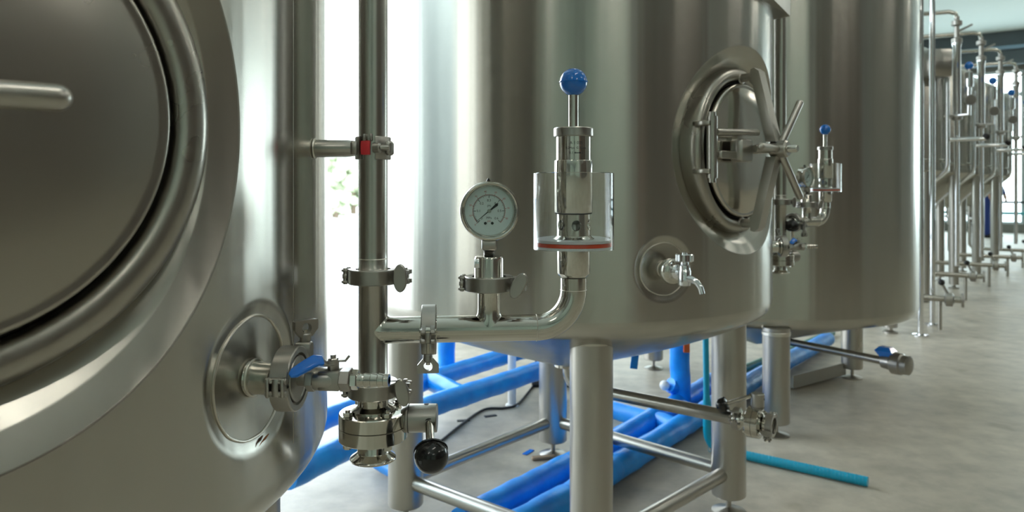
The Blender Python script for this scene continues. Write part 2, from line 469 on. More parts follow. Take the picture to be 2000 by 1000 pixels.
# ------------------------------------------------------------------ tanks
def tank_shell(C, R, zr, zt, feats, NPH=360):
    """outer jacket with round recesses. feats: (phi, h, rings[(r,depth)])"""
    mb = MB()
    dph = 2 * PI / NPH
    nz_ = int(round((zt - zr) / (R * dph))); dz = (zt - zr) / nz_
    vid = {}; vs = []; fs = []
    def P3(phi, z, dep=0):
        vs.append((C[0] + (R - dep) * math.sin(phi), C[1] - (R - dep) * math.cos(phi), z)); return len(vs) - 1
    def V(i, j):
        i %= NPH
        if (i, j) not in vid: vid[(i, j)] = P3(i * dph, zr + j * dz)
        return vid[(i, j)]
    blocked = {}
    for q, (phi, h, rings) in enumerate(feats):
        r0 = rings[0][0] + .003
        ic = int(phi / dph); k = int(r0 / (R * dph)) + 3
        jc = int((h - zr) / dz)
        for i in range(ic - k, ic + k + 1):
            for j in range(jc - k, jc + k + 1):
                if any(math.hypot(R * (ii * dph - phi), zr + jj * dz - h) < r0 for ii in (i, i + 1) for jj in (j, j + 1)):
                    blocked[(i, j)] = q
    bset = {(i % NPH, j) for i, j in blocked}
    for i in range(NPH):
        for j in range(nz_):
            if (i, j) not in bset: fs.append([V(i, j), V(i + 1, j), V(i + 1, j + 1), V(i, j + 1)])
    for q, (phi, h, rings) in enumerate(feats):
        cells = {c for c, qq in blocked.items() if qq == q}
        nxt = {}
        for i, j in cells:
            for a_, b_, nb in (((i, j), (i + 1, j), (i, j - 1)), ((i + 1, j), (i + 1, j + 1), (i + 1, j)), ((i + 1, j + 1), (i, j + 1), (i, j + 1)), ((i, j + 1), (i, j), (i - 1, j))):
                if nb not in cells: nxt[a_] = b_
        st = next(iter(nxt)); bd = [st]; c = nxt[st]
        while c != st: bd.append(c); c = nxt[c]
        n = len(bd); prev = [V(i, j) for i, j in bd]
        ang_ = [math.atan2(zr + j * dz - h, R * (i * dph - phi)) for i, j in bd]
        for r, d in rings:
            cur = [P3(phi + r * math.cos(a_) / R, h + r * math.sin(a_), d) for a_ in ang_]
            for k in range(n): fs.append([prev[k], prev[(k + 1) % n], cur[(k + 1) % n], cur[k]])
            prev = cur
        fs.append(prev)
    mb.add(vs, fs); return mb

def make_foot(mb_pole, x, y, top, r, bottom=.045):
    pass

def legs_for(root, pts, r, top, foot_r=.052):
    for (x, y) in pts:
        M = T(x, y, 0)
        lg = part('leg', MB(M).lathe([(r - .004, .052), (r, .056), (r, top)], 36), M_leg, root)
        part('collar', MB(M).lathe([(r, top - .032), (r + .0025, top - .030), (r + .0025, top - .018), (r, top - .016)], 36, cap=False), M_weld, lg)
        f = MB(M)
        f.lathe([(foot_r, 0), (foot_r, .004), (foot_r * .75, .009), (.014, .013), (.0085, .016), (.0085, .056)], 28)
        part('foot', f, M_leg, lg)

def brace(root, a, b, z, r=.021):
    m = MB(); m.tube([(a[0], a[1], z), (b[0], b[1], z)], r, 24)
    part('brace', m, M_leg, root)

def tank(name, label, C, R, rim, top, dish, legs, leg_r, mw=None, ports=(), braces=True, wheel=60):
    root = thing(name, label, 'tank', T(C[0], C[1], 0))
    feats = []
    if mw:
        phi, h = mw[:2]
        feats.append((phi, h, [(.2650, 0), (.2625, 0), (.2620, 0), (.2600, .0008), (.256, .0034), (.236, .0120), (.234, .0135), (.205, .040), (.150, .044)]))
    for phi, h in ports:
        feats.append((phi, h, [(.081, 0), (.079, 0), (.0765, .0002), (.071, .0015), (.064, .004), (.060, .0045), (.04, .0055), (.02, .0055)]))
    sh = tank_shell(C, R, rim + .05, top, feats, 360 if mw else 120)
    part('shell', sh, M_tank, root, ang=25)
    # knuckle and dished bottom
    pr = []
    k = .05
    for i in range(9):
        a = i / 8 * math.radians(68)
        pr.append((R - k + k * math.cos(a), rim + .05 - k * math.sin(a)))
    r0, z0 = pr[-1]
    for i in range(1, 25):
        r = r0 * (1 - i / 24); zb_ = z0 - dish; pr.append((max(r, 0.0), zb_ + .31 * r + (dish - .31 * r0) * (r / r0) ** 5))
    M = T(C[0], C[1], 0)
    part('dished_bottom', MB(M).lathe(pr, 120, cap=False), M_tank, root)
    part('top_cap', MB(M).lathe([(R, top), (R * .97, top + .03), (R * .6, top + .14), (R * .2, top + .19), (0, top + .2)], 90, cap=False), M_tank, root)
    L = [(C[0] + x, C[1] + y) for x, y in legs]
    legs_for(root, L, leg_r, rim + .015)
    if braces:
        for i in range(len(L)):
            a = Vector(L[i]); b2 = Vector(L[(i + 1) % len(L)])
            brace(root, a, b2, .126)
    if mw: manway(root, C, R, mw[0], mw[1], wheel, mw[2])
    for phi, h in ports:
        n = Vector((math.sin(phi), -math.cos(phi), 0)); t = Vector((math.cos(phi), math.sin(phi), 0))
        o = Vector((C[0], C[1], h)) + n * (R - .0055)
        Mf = frame(o, n, t)
        # weld bead follows the shell curvature
        pts = []
        for i in range(73):
            a = 2 * PI * i / 72; rr_ = .061 * (1 + .006 * math.sin(a * 5 + phi * 5) + .003 * math.sin(a * 13))
            ph = phi + rr_ * math.cos(a) / R; pts.append((C[0] + (R - .004) * math.sin(ph), C[1] - (R - .004) * math.cos(ph), h + rr_ * math.sin(a)))
        part('weld_bead', MB().tube(pts, .0013, 8, cap=False), M_weld, root)
        nz2 = MB(Mf).lathe([(.0195, -.004), (.0175, .002), (.0165, .006), (.0160, .010), (.0160, .026), (.020, .030), (.0235, .0325), (.0235, .036)], 40)
        part('nozzle', nz2, M_pol, root)
        part('weld_bead', MB(Mf).torus(.0178, .0014, 48, 8, T(0, 0, .0030)), M_weld, root)
    return root

def manway(root, C, R, phi, h, wheel, sl):
    n = Vector((math.sin(phi), -math.cos(phi), 0)); t = Vector((math.cos(phi), math.sin(phi), 0))
    o = Vector((C[0], C[1], h)) + n * (R - .030)
    M = frame(o, n, t)            # x = t, y = up, z = outward
    # neck collar: rounded ring
    ring = MB(M).lathe([(.205, -.10), (.207, -.004), (.2065, .006), (.203, .012), (.196, .0155), (.190, .0165), (.181, .0145), (.1755, .010), (.1735, .003), (.1735, -.03), (.10, -.03)], 120, cap=False)
    rp = part('manway_collar', ring, M_recess, root)
    # door with rolled edge
    door = MB(M).lathe([(0, .034), (.05, .0335), (.10, .031), (.142, .0255), (.156, .0220), (.160, .0212), (.1625, .0222), (.1650, .0220), (.1672, .020), (.1683, .016), (.1678, .011), (.166, .007), (.166, -.02)], 120, cap=False)
    dp = part('manway_door', door, M_recess if wheel == 0 else M_mir2, root)
    g = MB(M).torus(.1705, .0030, 90, 8, T(0, 0, .001))
    part('door_seal', g, M_rubber, dp)
    # yoke: two flat arms from lugs on the collar to the hub
    hubz = .104
    for s in (1, -1):
        yk = MB(M)
        prof = [(.200, .046), (.203, .056), (.194, .068), (.018, hubz + .008), (.018, hubz - .018), (.160, .052), (.168, .044)]
        yk.loft([[(x, y * s, z) for y, z in prof] for x in (-.0165, .0165)])
        ya = part('yoke_arm', yk, M_leg, root, ang=25)
        lg_ = MB(M); lg_.cyl(.011, .012, .052, 20, T(0, .183 * s, 0), bev=.0015)
        part('lug', lg_, M_leg, ya)
        part('washer', MB(M).torus(.0125, .003, 20, 8, T(0, .183 * s, .014)), M_leg, ya)
    hub = MB(M).lathe([(.017, hubz - .012), (.0205, hubz - .009), (.0205, hubz + .028), (.017, hubz + .032)], 32)
    hp = part('handwheel_hub', hub, M_leg, root)
    for a in (wheel, wheel + 120, wheel + 240):
        a = math.radians(a)
        part('spoke', MB(M).rod((.012 * math.cos(a), .012 * math.sin(a), hubz + .010), (sl * math.cos(a), sl * math.sin(a), hubz + .010 + sl * .15), .0088), M_leg, hp)
    sp = MB(M); sp.lathe([(.0095, .03), (.0095, hubz + .052), (.0075, hubz + .055)], 24)
    part('spindle', sp, M_pol, root)
    # hinge on the left of the collar
    hg = MB(M)
    hg.rod((-.188, -.072, .040), (-.188, .072, .040), .0125, 24, rnd_end=False)
    hg.box(-.208, -.186, -.062, -.050, .000, .044, bev=.002); hg.box(-.208, -.186, .050, .062, .000, .044, bev=.002)
    hi_ = part('hinge', hg, M_leg, root)
    for s in (1, -1): part('hinge_pin', MB(M).cyl(.009, 0, .012, 16, T(-.188, (.070 if s > 0 else -.082), .040) @ RX(-PI / 2)), M_leg, hi_)
    ar = MB(M)
    ar.box(-.180, -.085, -.026, -.008, .045, .060, bev=.002)
    ar.box(-.110, -.055, -.032, .022, .042, .074, bev=.004)
    ar.rod((-.060, 0, .080), (0, 0, hubz - .002), .0095)
    part('hinge_arm', ar, M_leg, root)
    ha = MB(M); pts = [(-.182, .036, .042)] + [(-.17 + .125 * i / 6, .037 + .002 * i / 6, .050 + .028 * i / 6) for i in range(7)]
    ha.rod((-.184, .035, .048), (-.030, .040, .076), .0085)
    part('door_handle', ha, M_leg, dp)

M_mir2 = mat('mirror_door_steel', (.60, .56, .50), .14, 1, rvar=.04, nscale=5)

RT = .594
C1 = (-.832, .870); C2 = (.175, 2.262); C3 = (1.22, 3.65)
LEGS = [(-.495, -.058), (.018, -.480), (.498, .012), (-.020, .505)]
t1 = tank('fermentation_tank', 'huge steel tank filling the left of the picture, round hatch cut off by the frame', C1, RT, .645, 3.0, .200, LEGS, .0525, (math.radians(48.5), 1.057, .062), [(math.radians(76.5), .812)], True, 0)
t2 = tank('fermentation_tank', 'large steel tank in the middle with mirror hatch and three-spoke handwheel', C2, RT, .645, 3.0, .200, LEGS, .0525, (math.radians(44.5), 1.098, .142), [(math.radians(17.5), .815)], True, 60)
# weld seam down the left tank, bracket high on the middle tank, rust at the outlet
def on_shell(C, phi, h, off=0.0): return Vector((C[0] + (RT + off) * math.sin(phi), C[1] - (RT + off) * math.cos(phi), h))
part('weld_seam', MB().tube([on_shell(C1, math.radians(84), .72 + i * .1, -.0006) for i in range(23)], .0011, 8), M_leg, t1)
Mb = frame(on_shell(C2, math.radians(68), 1.492), (math.sin(math.radians(68)), -math.cos(math.radians(68)), 0), (math.cos(math.radians(68)), math.sin(math.radians(68)), 0))
part('jacket_bracket', MB(Mb).loft([[(-.16, 0, -.02), (.10, 0, -.02), (.10, .12, -.02), (-.16, .12, -.02)], [(-.16, .004, .004), (.06, 0, .045), (.06, .12, .045), (-.16, .12, .004)]]), M_leg, t2)
def stain(pts, c, m):
    vs = [on_shell(C1, math.radians(76.5) + (c[0] + x) / RT, c[1] + y, .0003) for x, y in pts]
    return MB().add([tuple(v) for v in vs], [list(range(len(vs)))])
part('rust_stain', stain([(-.010, -.003), (-.004, -.0005), (.003, .0005), (.010, .004), (.007, .0045), (.001, .0035), (-.006, .0005)], (.012, .745), 0), M_rust, t1, label='small brown rust stain', smooth=False)
0 and part('rust_stain', stain([(-.0012, -.006), (.0012, -.005), (.0016, .004), (.0002, .007), (-.0012, .003)], (-.062, .722), 0), M_rust, t1, label='thin brown rust streak', smooth=False)
L3 = [(-.145, -.670), (.587, .24), (-.43, .44)]
t3 = tank('fermentation_tank', 'large plain steel tank behind the middle tank, farthest of the three round vessels', C3, .71, .425, 3.2, .20, L3, .0535, None, (), False)

# ------------------------------------------------------------------ sanitary fittings
def clamp(label, M, group, nut_tilt=0, nut_off=.012, name='pipe_clamp', nut_hole=False, bore=.0208):
    """two-jaw sanitary clamp: axis z, hinge at -x, swing bolt along y at +x, wing nut towards -y"""
    root = thing(name, label, 'clamp', M, group)
    pr = [(bore, -.0085), (.0288, -.0088), (.0298, -.0078), (.0298, .0078), (.0288, .0088), (bore, .0085), (.0245, .004), (.0245, -.004)]
    pr.append(pr[0])
    for s, (a0, a1) in enumerate(((.10, PI - .07), (PI + .07, 2 * PI - .10))):
        j = MB(M); j.lathe(pr, 30, a0=a0, a1=a1)
        y = 1 if s == 0 else -1
        o = [(.0265, y * .0030), (.045, y * .0030), (.0465, y * .0050), (.045, y * .0078), (.030, y * .0085), (.0245, y * .0130)]
        if y < 0: o = o[::-1]
        j.prism(o, .0030, .0080, bev=.0006); j.prism(o, -.0080, -.0030, bev=.0006)
        part('jaw', j, M_cast, root)
    hg = MB(M)
    hg.box(-.0355, -.0295, -.0085, .0085, -.0030, .0030, bev=.0008)
    for y in (-.0055, .0055):
        hg.cyl(.0028, -.0098, .0098, 14, T(-.0325, y, 0), bev=.0006)
    for z in (-.0068, .0068): hg.box(-.0365, -.0285, -.0085, .0085, z - .0015, z + .0015, bev=.0006)
    part('hinge', hg, M_cast, root)
    b = MB(M); by = nut_off + .008
    b.tube([(.0385, .0075, 0), (.0385, -by, 0)], .0024, 14)
    b.cyl(.0026, -.0100, .0100, 14, T(.0385, .0055, 0), bev=.0006)
    b.lathe([(.0045, -.0024), (.0045, .0024)], 18, T(.0385, .0055, 0))
    part('swing_bolt', b, M_pol, root)
    W = M @ T(.0385, -nut_off, 0) @ RY(nut_tilt)
    wn_ = MB(W)
    wn_.lathe([(.0048, -.0045), (.0052, -.003), (.0052, .0035), (.0045, .0045)], 20, RX(PI / 2))
    if nut_hole:
        # bow-tie wing with a round eye
        outer = [(-.0060, -.0050), (-.0125, .0025), (-.0125, .0115), (.0125, .0115), (.0125, .0025), (.0060, -.0050)]
        N = 60; ring_i = []; ring_o = []
        for k in range(N):
            a = 2 * PI * k / N; ca, sa = math.cos(a), math.sin(a)
            ring_i.append((.0052 * ca, .0052 * sa + .0035))
            L = 1e9
            ox = 0; oy = .0035
            for q in range(6):
                x1, y1 = outer[q]; x2, y2 = outer[(q + 1) % 6]
                den = ca * (y2 - y1) - sa * (x2 - x1)
                if abs(den) < 1e-12: continue
                tt = ((x1 - ox) * (y2 - y1) - (y1 - oy) * (x2 - x1)) / den
                uu = ((x1 - ox) * sa - (y1 - oy) * ca) / den
                if tt > 0 and -1e-6 <= uu <= 1 + 1e-6: L = min(L, tt)
            ring_o.append((ox + L * ca, oy + L * sa))
        w2 = [[(x, y, z) for x, y in rg] for rg, z in ((ring_i, -.003), (ring_o, -.003), (ring_o, .003), (ring_i, .003), (ring_i, -.003))]
        return root, W, w2
    el = [(.0085 * math.cos(2 * PI * k / 24) * (1 if abs(math.cos(2 * PI * k / 24)) < .9 else .97), .0165 * math.sin(2 * PI * k / 24)) for k in range(24)]
    wn_.prism(el, .004, .0085, RX(PI / 2), bev=.0014)
    part('wing_nut', wn_, M_cast, root)
    return root

def clamp_eye(label, M, group, nut_off, rot=0, bore=.0208):
    root, W, w2 = clamp(label, M, group, 0, nut_off, nut_hole=True, bore=bore)
    lk = MB(M)
    lk.box(.0300, .0400, -nut_off + .0035, -.0080, -.0078, .0078, bev=.0012)
    lk.box(.0345, .0425, -.0085, .0050, -.0036, .0036, bev=.0010)
    for z_ in (-.0095, .0062): lk.cyl(.0028, 0, .0033, 12, M.inverted() @ M @ T(.0385, -.0060, z_), bev=.0006)
    part('link', lk, M_cast, root)
    # wing lies in the plane holding the bolt axis, eye beyond the bolt end
    wn_ = MB(W @ RY(rot))
    wn_.lathe([(.0048, -.0045), (.0055, -.003), (.0055, .0035), (.0045, .0045)], 20, RX(PI / 2))
    # local: plate x -> x, y -> -y direction, thickness z
    wn_.loft(w2, T(0, -.006, 0) @ RX(PI), cap=False)
    part('wing_nut', wn_, M_cast, root)
    return root

def butterfly(label, M, lever_from, lever_to, ball_r=.0195, group='butterfly valves with black knobs'):
    root = thing('butterfly_valve', label, 'valve', M, group)
    b = MB(M)
    b.lathe([(.0185, .030), (.0185, .024), (.021, .0225), (.0275, .0205), (.0275, .0175), (.034, .0163), (.0395, .0163), (.0405, .0153), (.0405, .0007), (.0398, .0002), (.030, .0002)][::-1], 56, cap=False)
    b.lathe([(.0250, .0440), (.0252, .0420), (.0195, .0385), (.0185, .036), (.0185, .028)][::-1], 40, cap=False)
    part('upper_body', b, M_pol, root)
    b = MB(M)
    b.lathe([(.030, -.0002), (.0398, -.0002), (.0405, -.0007), (.0405, -.0153), (.0395, -.0163), (.022, -.0165), (.0185, -.018), (.0185, -.0305), (.0200, -.0330), (.0268, -.0375), (.0275, -.0390), (.0268, -.0412), (.0175, -.0412), (.016, -.030), (.016, -.005)][::-1], 56, cap=False)
    part('lower_body', b, M_pol, root)
    for k in range(4):
        a = math.radians(38 + 90 * k)
        c = T(.0335 * math.cos(a), .0335 * math.sin(a), 0)
        bb = MB(M); bb.hexn(.0056, .0163, .0215, c); bb.cyl(.0030, .0213, .0245, 12, c)
        bt_ = part('bolt', bb, M_pol, root)
        part('nut', MB(M).hexn(.0056, -.0215, -.0163, c), M_pol, bt_)
    bs = MB(M)
    Bx = T(0, 0, .0075) @ RY(PI / 2)
    bs.lathe([(.012, .034), (.0165, .0400), (.0168, .041), (.0168, .0760), (.0160, .0770)], 40, Bx)
    sl = part('handle_boss', bs, M_cast, root)
    part('joint', MB(M).lathe([(.0172, .0425), (.0172, .0433)], 40, Bx, cap=True), M_dark, sl)
    part('hole', MB(M).lathe([(.0030, 0), (.0030, .0006)], 20, T(.064, 0, .0238)), M_dark, sl)
    lf = Vector(lever_from); lt = Vector(lever_to)
    d = (lt - lf).normalized()
    lv = part('lever', MB(M).tube([lf - d * .004, lt - d * ball_r * .6], .0052, 20), M_pol, root)
    part('collar', MB(M).lathe([(.0068, 0), (.0068, .0012)], 24, frame(lf + d * .0005, d)), M_dark, lv)
    Bk = frame(lt, d)
    kn = MB(M)
    r = ball_r
    pr = [(.0001, r)] + [(r * math.sin(PI * i / 16), r * math.cos(PI * i / 16)) for i in range(1, 11)]
    pr += [(r * .94, -r * .42), (r * .90, -r * .55), (r * .70, -r * .62), (r * .45, -r * .68)]
    kn.lathe(pr[::-1], 48, Bk)
    kb = part('knob', kn, M_black, root)
    kk = MB(M)
    for k in range(56):
        a = 2 * PI * k / 56
        kk.sphere(.0011, (r * .955 * math.cos(a), r * .955 * math.sin(a), -r * .40), 6, Bk)
    part('knurled_ring', kk, M_black, kb)['kind'] = 'stuff'
    return root

A0 = Vector((-.167, .88)); AROT = math.radians(4.7)
def assembly(M, who, near):
    """standpipe + instruments. local x along the branch, z = height"""
    ty = .02 * 0
    def hz(py, x=0.0): return 1 - (py - 370) / F * (.88 + x * math.sin(AROT))
    def ax(px):
        k = (px - 1000) / F; c, s = math.cos(AROT), math.sin(AROT)
        return (k * .88 + .167) / (c - k * s)
    def L(x, y, z): return M @ Vector((x, y, z))
    # --- upper standpipe
    zc = hz(539)
    top = 2.9
    R0 = .0172
    rt = thing('standpipe', 'upright steel standpipe %s' % who['pipe'], 'pipe', M @ T(0, 0, zc), 'standpipes beside the tanks')
    m = MB(M); m.lathe([(.0252, zc + .0005), (.0252, zc + .0028), (.0195, zc + .0068), (R0, zc + .010), (R0, zc + .03), (R0, top)], 48)
    part('tube', m, M_pipe, rt)
    m = MB(M); m.torus(R0 - .0002, .0006, 48, 6, T(0, 0, zc + .021)); part('weld_seam', m, M_weld, rt)
    clamp(who['clamp1'], M @ T(0, 0, zc) @ RZ(-.20), 'sanitary pipe clamps')
    # --- tee below
    za = hz(645); zb = hz(758)
    te = thing('tee_pipe', 'steel tee pipe %s' % who['tee'], 'pipe', M @ T(0, 0, zb), 'tee pipes on the standpipes')
    m = MB(M); m.lathe([(.0252, zb + .0005), (.0252, zb + .0028), (.0195, zb + .0068), (R0, zb + .010), (R0, zc - .010), (.0195, zc - .0068), (.0252, zc - .0028), (.0252, zc - .0005)], 48)
    tb = part('run', m, M_pipe, te)
    xc = ax(838)
    RB = .0160
    m = MB(M); Bx = T(0, 0, za) @ RY(PI / 2)
    sr = []
    for rr_, ex in ((.01705, -.0003), (.01660, .0005), (.01625, .0016), (.0160, .0034)):
        sr.append([(rr_ * math.cos(2 * PI * k / 48), rr_ * math.sin(2 * PI * k / 48), math.sqrt(max(R0 ** 2 - (rr_ * math.sin(2 * PI * k / 48)) ** 2, 0)) + ex) for k in range(48)])
    sr.append([(RB * math.cos(2 * PI * k / 48), RB * math.sin(2 * PI * k / 48), R0 + .008) for k in range(48)])
    m.loft(sr, Bx, cap=False)
    m.lathe([(RB, R0 + .008), (RB, xc - .0095), (.0185, xc - .0065), (.0252, xc - .0028), (.0252, xc - .0005)], 48, Bx)
    part('branch', m, M_pol, te)
    # --- arm clamp, swing bolt facing the camera, nut pointing down
    Mc = M @ T(xc, 0, za) @ Matrix(((0, 0, -1, 0), (-1, 0, 0, 0), (0, 1, 0, 0), (0, 0, 0, 1)))
    clamp_eye(who['clamp2'], Mc, 'sanitary pipe clamps', .0255, rot=PI / 2)
    # --- manifold: straight, stub, elbow
    xe = ax(1120); rb = .046
    zt_ = hz(536, xe)
    mf = thing('manifold_pipe', 'polished bent steel pipe %s' % who['mani'], 'pipe', M @ T(xc, 0, za - RB), 'instrument pipes with an elbow')
    pts = [Vector((xc + .009, 0, za)), Vector((xc + .03, 0, za)), Vector((xe - rb, 0, za))]
    pts += arc((xe - rb, 0, za + rb), rb, -PI / 2, 0, 14)[1:]
    pts += [Vector((xe, 0, zt_ - .004))]
    m = MB(M); m.tube(pts, RB, 40)
    m.lathe([(.0252, .0005), (.0252, .0028), (.0185, .0065), (RB, .0095)], 48, T(xc, 0, za) @ RY(PI / 2))
    ru = part('bend', m, M_pol, mf)
    part('weld_seam', MB(M).torus(RB - .0001, .0005, 40, 6, T(xe - rb, 0, za) @ RY(PI / 2)), M_weld, ru); part('weld_seam', MB(M).torus(RB - .0001, .0005, 40, 6, T(xe, 0, za + rb)), M_weld, ru)
    xs = ax(955); zs = hz(553, xs)
    m = MB(M); sr = []
    for rr_, ex in ((.0157, -.0003), (.0150, .0008), (.0143, .0024), (.0139, .0045)):
        sr.append([(rr_ * math.cos(2 * PI * k / 48), rr_ * math.sin(2 * PI * k / 48), math.sqrt(max(RB ** 2 - (rr_ * math.sin(2 * PI * k / 48)) ** 2, 0)) + ex) for k in range(48)])
    sr.append([(.0138 * math.cos(2 * PI * k / 48), .0138 * math.sin(2 * PI * k / 48), RB + .008) for k in range(48)])
    m.loft(sr, T(xs, 0, za), cap=False)
    m.lathe([(.0138, za + RB + .008), (.0138, zs - .012), (.0165, zs - .007), (.0252, zs - .0028), (.0252, zs - .0005)], 44, T(xs, 0, 0))
    part('stub', m, M_pol, mf)
    clamp(who['clamp3'], M @ T(xs, 0, zs) @ RZ(-.22), 'sanitary pipe clamps', nut_tilt=math.radians(28))
    # --- pressure gauge
    zg = hz(412, xs); s0 = zs
    gr = thing('pressure_gauge', who['gauge'], 'gauge', M @ T(xs, 0, zs), 'round pressure gauges')
    m = MB(M @ T(xs, 0, 0))
    m.lathe([(.0252, zs + .0005), (.0252, zs + .0028), (.0190, zs + .0065), (.0178, zs + .0085), (.0178, zs + .030), (.0165, zs + .0328), (.0070, zs + .0335)], 48)
    ad = part('adapter', m, M_pol, gr)
    m = MB(M @ T(xs, 0, 0)); m.box(-.0182, -.0120, -.0135, -.0085, zs + .020, zs + .0305, bev=.0006); part('flat', m, M_chrome, ad)
    m = MB(M @ T(xs, 0, 0))
    zz = zs + .0333
    for k in range(4): m.lathe([(.0058, 0), (.0070, .0009), (.0058, .0018)], 20, T(0, 0, zz + .0018 * k))
    m.box(-.0088, .0088, -.0088, .0088, zz + .0072, zg - .034, bev=.0012)
    part('stem', m, M_cast, gr)
    G = M @ T(xs, 0, zg) @ RZ(math.radians(4)) @ RX(PI / 2)   # local z towards the viewer
    r = .0362
    m = MB(G)
    m.lathe([(0, -.020), (r - .006, -.020), (r - .002, -.017), (r - .0015, .002), (r, .004), (r, .0095), (r - .0012, .0118), (r - .0028, .0124), (r - .0042, .0116), (r - .0052, .0086), (r - .0060, .0078), (r - .0066, .0010), (r - .0070, -.001)], 72, cap=False)
    cs = part('case', m, M_pol, gr)
    m = MB(G); m.prism([(-.0030, r - .001), (.0030, r - .001), (.0006, r + .0036), (-.0006, r + .0036)], -.010, -.004); part('vent_plug', m, M_rubber, cs)
    part('dial', MB(G).lathe([(.0299, -.0005), (.0299, .0004)], 60), M_dial, gr)
    di = MB(G); dr = MB(G)
    def ang(v): return math.radians(225 - 270 * v)
    def tick(mbx, v, r0, r1, wd):
        a = ang(v); c, s = math.cos(a), math.sin(a)
        mbx.add([(r0 * c - wd * s, r0 * s + wd * c, .0007), (r1 * c - wd * s, r1 * s + wd * c, .0007), (r1 * c + wd * s, r1 * s - wd * c, .0007), (r0 * c + wd * s, r0 * s - wd * c, .0007)], [[0, 1, 2, 3]])
    for k in range(61):
        big = k % 10 == 0; mid = k % 5 == 0
        tick(di, k / 60, .0160 if big else .0172 if mid else .0180, .0192, .00032 if big else .00016)
    for k in range(45):
        tick(dr, k / 43.5 if k < 44 else 1, .0196, .0216 if k % 5 == 0 else .0206, .00026 if k % 5 == 0 else .00014)
    def band(mbx, r0, r1, n=64):
        vs = []; fs = []
        for k in range(n + 1):
            a = ang(k / n); vs += [(r0 * math.cos(a), r0 * math.sin(a), .0006), (r1 * math.cos(a), r1 * math.sin(a), .0006)]
        for k in range(n): fs.append([2 * k, 2 * k + 2, 2 * k + 3, 2 * k + 1])
        mbx.add(vs, fs)
    band(di, .0192, .01945); band(dr, .01965, .0200)
    dd = part('scale_marks', di, M_ink, gr, smooth=False)
    part('red_scale_marks', dr, M_inkred, gr, label='red outer scale', smooth=False)
    tx = MB()
    def txt(s, sz, x, y): return text_mb(s, sz, G @ T(x, y, .0008))
    def join(a, b2): 
        n = len(a.v); a.v += b2.v; a.f += [[i + n for i in f] for f in b2.f]
    for k in range(0, 7):
        a = ang(k / 6); rr_ = .0128
        join(tx, txt('0' if k == 0 else '0.%d' % k, .0040, rr_ * math.cos(a), rr_ * math.sin(a)))
    join(tx, txt('MPa', .0038, 0, -.0085))
    join(tx, txt('(M)', .0034, 0, .0062))
    part('lettering', tx, M_ink, gr, smooth=False)
    tx = MB()
    for k in range(0, 9):
        a = ang(min(k * 10 / 87.0, 1)); rr_ = .0238
        join(tx, txt('%d' % (k * 10), .0031, rr_ * math.cos(a), rr_ * math.sin(a)))
    join(tx, txt('psi', .0034, 0, -.0122))
    part('red_lettering', tx, M_inkred, gr, label='red outer numerals', smooth=False)
    for x in (-.0045, .0040): part('dial_screw', MB(G).lathe([(.0017, .0004), (.0017, .0012)], 16, T(x, -.0150, 0)), M_greyink, gr)
    a = math.radians(219); c, s = math.cos(a), math.sin(a)
    m = MB(G)
    def np_(d, wv): return [(d * c - wv * s, d * s + wv * c), (d * c + wv * s, d * s - wv * c)]
    o = [np_(.0200, .00012)[0], np_(.0, .00065)[0], np_(-.0035, .0009)[0], np_(-.0125, .0017)[0], np_(-.0135, .0004)[0], np_(-.0135, .0004)[1], np_(-.0125, .0017)[1], np_(-.0035, .0009)[1], np_(.0, .00065)[1], np_(.0200, .00012)[1]]
    m.prism(o, .0020, .0026)
    part('needle', m, M_ink, gr)
    part('needle_hub', MB(G).lathe([(.0023, .0018), (.0023, .0034), (.0018, .0040)], 24), M_cast, gr)
    part('gauge_glass', MB(G).lathe([(.0300, .0068), (.0300, .0078)], 60), M_glass, gr)
    # --- relief valve in its clear cup
    X = M @ T(xe, 0, 0)
    z = lambda py: hz(py, xe)
    rv = thing('relief_valve', who['relief'], 'valve', X @ T(0, 0, z(536)), 'relief valves in clear cups')
    m = MB(X)
    m.lathe([(.0158, z(536) - .003), (.0188, z(536)), (.0202, z(533)), (.0202, z(484)), (.012, z(484))], 56)
    part('base_collar', m, M_pol, rv)
    m = MB(X)
    m.lathe([(.012, z(485)), (.0462, z(485)), (.0470, z(483)), (.0470, z(480)), (.0440, z(480)), (.0440, z(473)), (.0462, z(472.5)), (.0462, z(467.5)), (.030, z(467)), (.016, z(467))], 72)
    part('base_plate', m, M_plate, rv)
    part('red_gasket', MB(X).lathe([(.0440, z(480)), (.0471, z(480)), (.0471, z(473.2)), (.0440, z(473.2))], 72), M_redring, rv)
    m = MB(X)
    ro, ri = .0494, .0472
    zb0, zt0 = z(486), z(338)
    m.lathe([(ri, zb0), (ro, zb0), (ro, zt0 - .0006), (ro - .0006, zt0), (ri + .0004, zt0), (ri, zt0 - .0006), (ri, zb0)], 96, cap=False)
    part('clear_cup', m, M_acryl, rv)
    # perforated sleeve with round ports
    zl, zh = z(461), z(418)
    rs = .0204; N = 96; K = 20
    m = MB(X); vs = []; fs = []
    nh = 6; hc = (z(441)); hr = .0056
    # lower flare
    m.lathe([(.0255, z(467)), (.0235, z(465)), (.0215, z(462)), (rs, zl)], 56, cap=False)
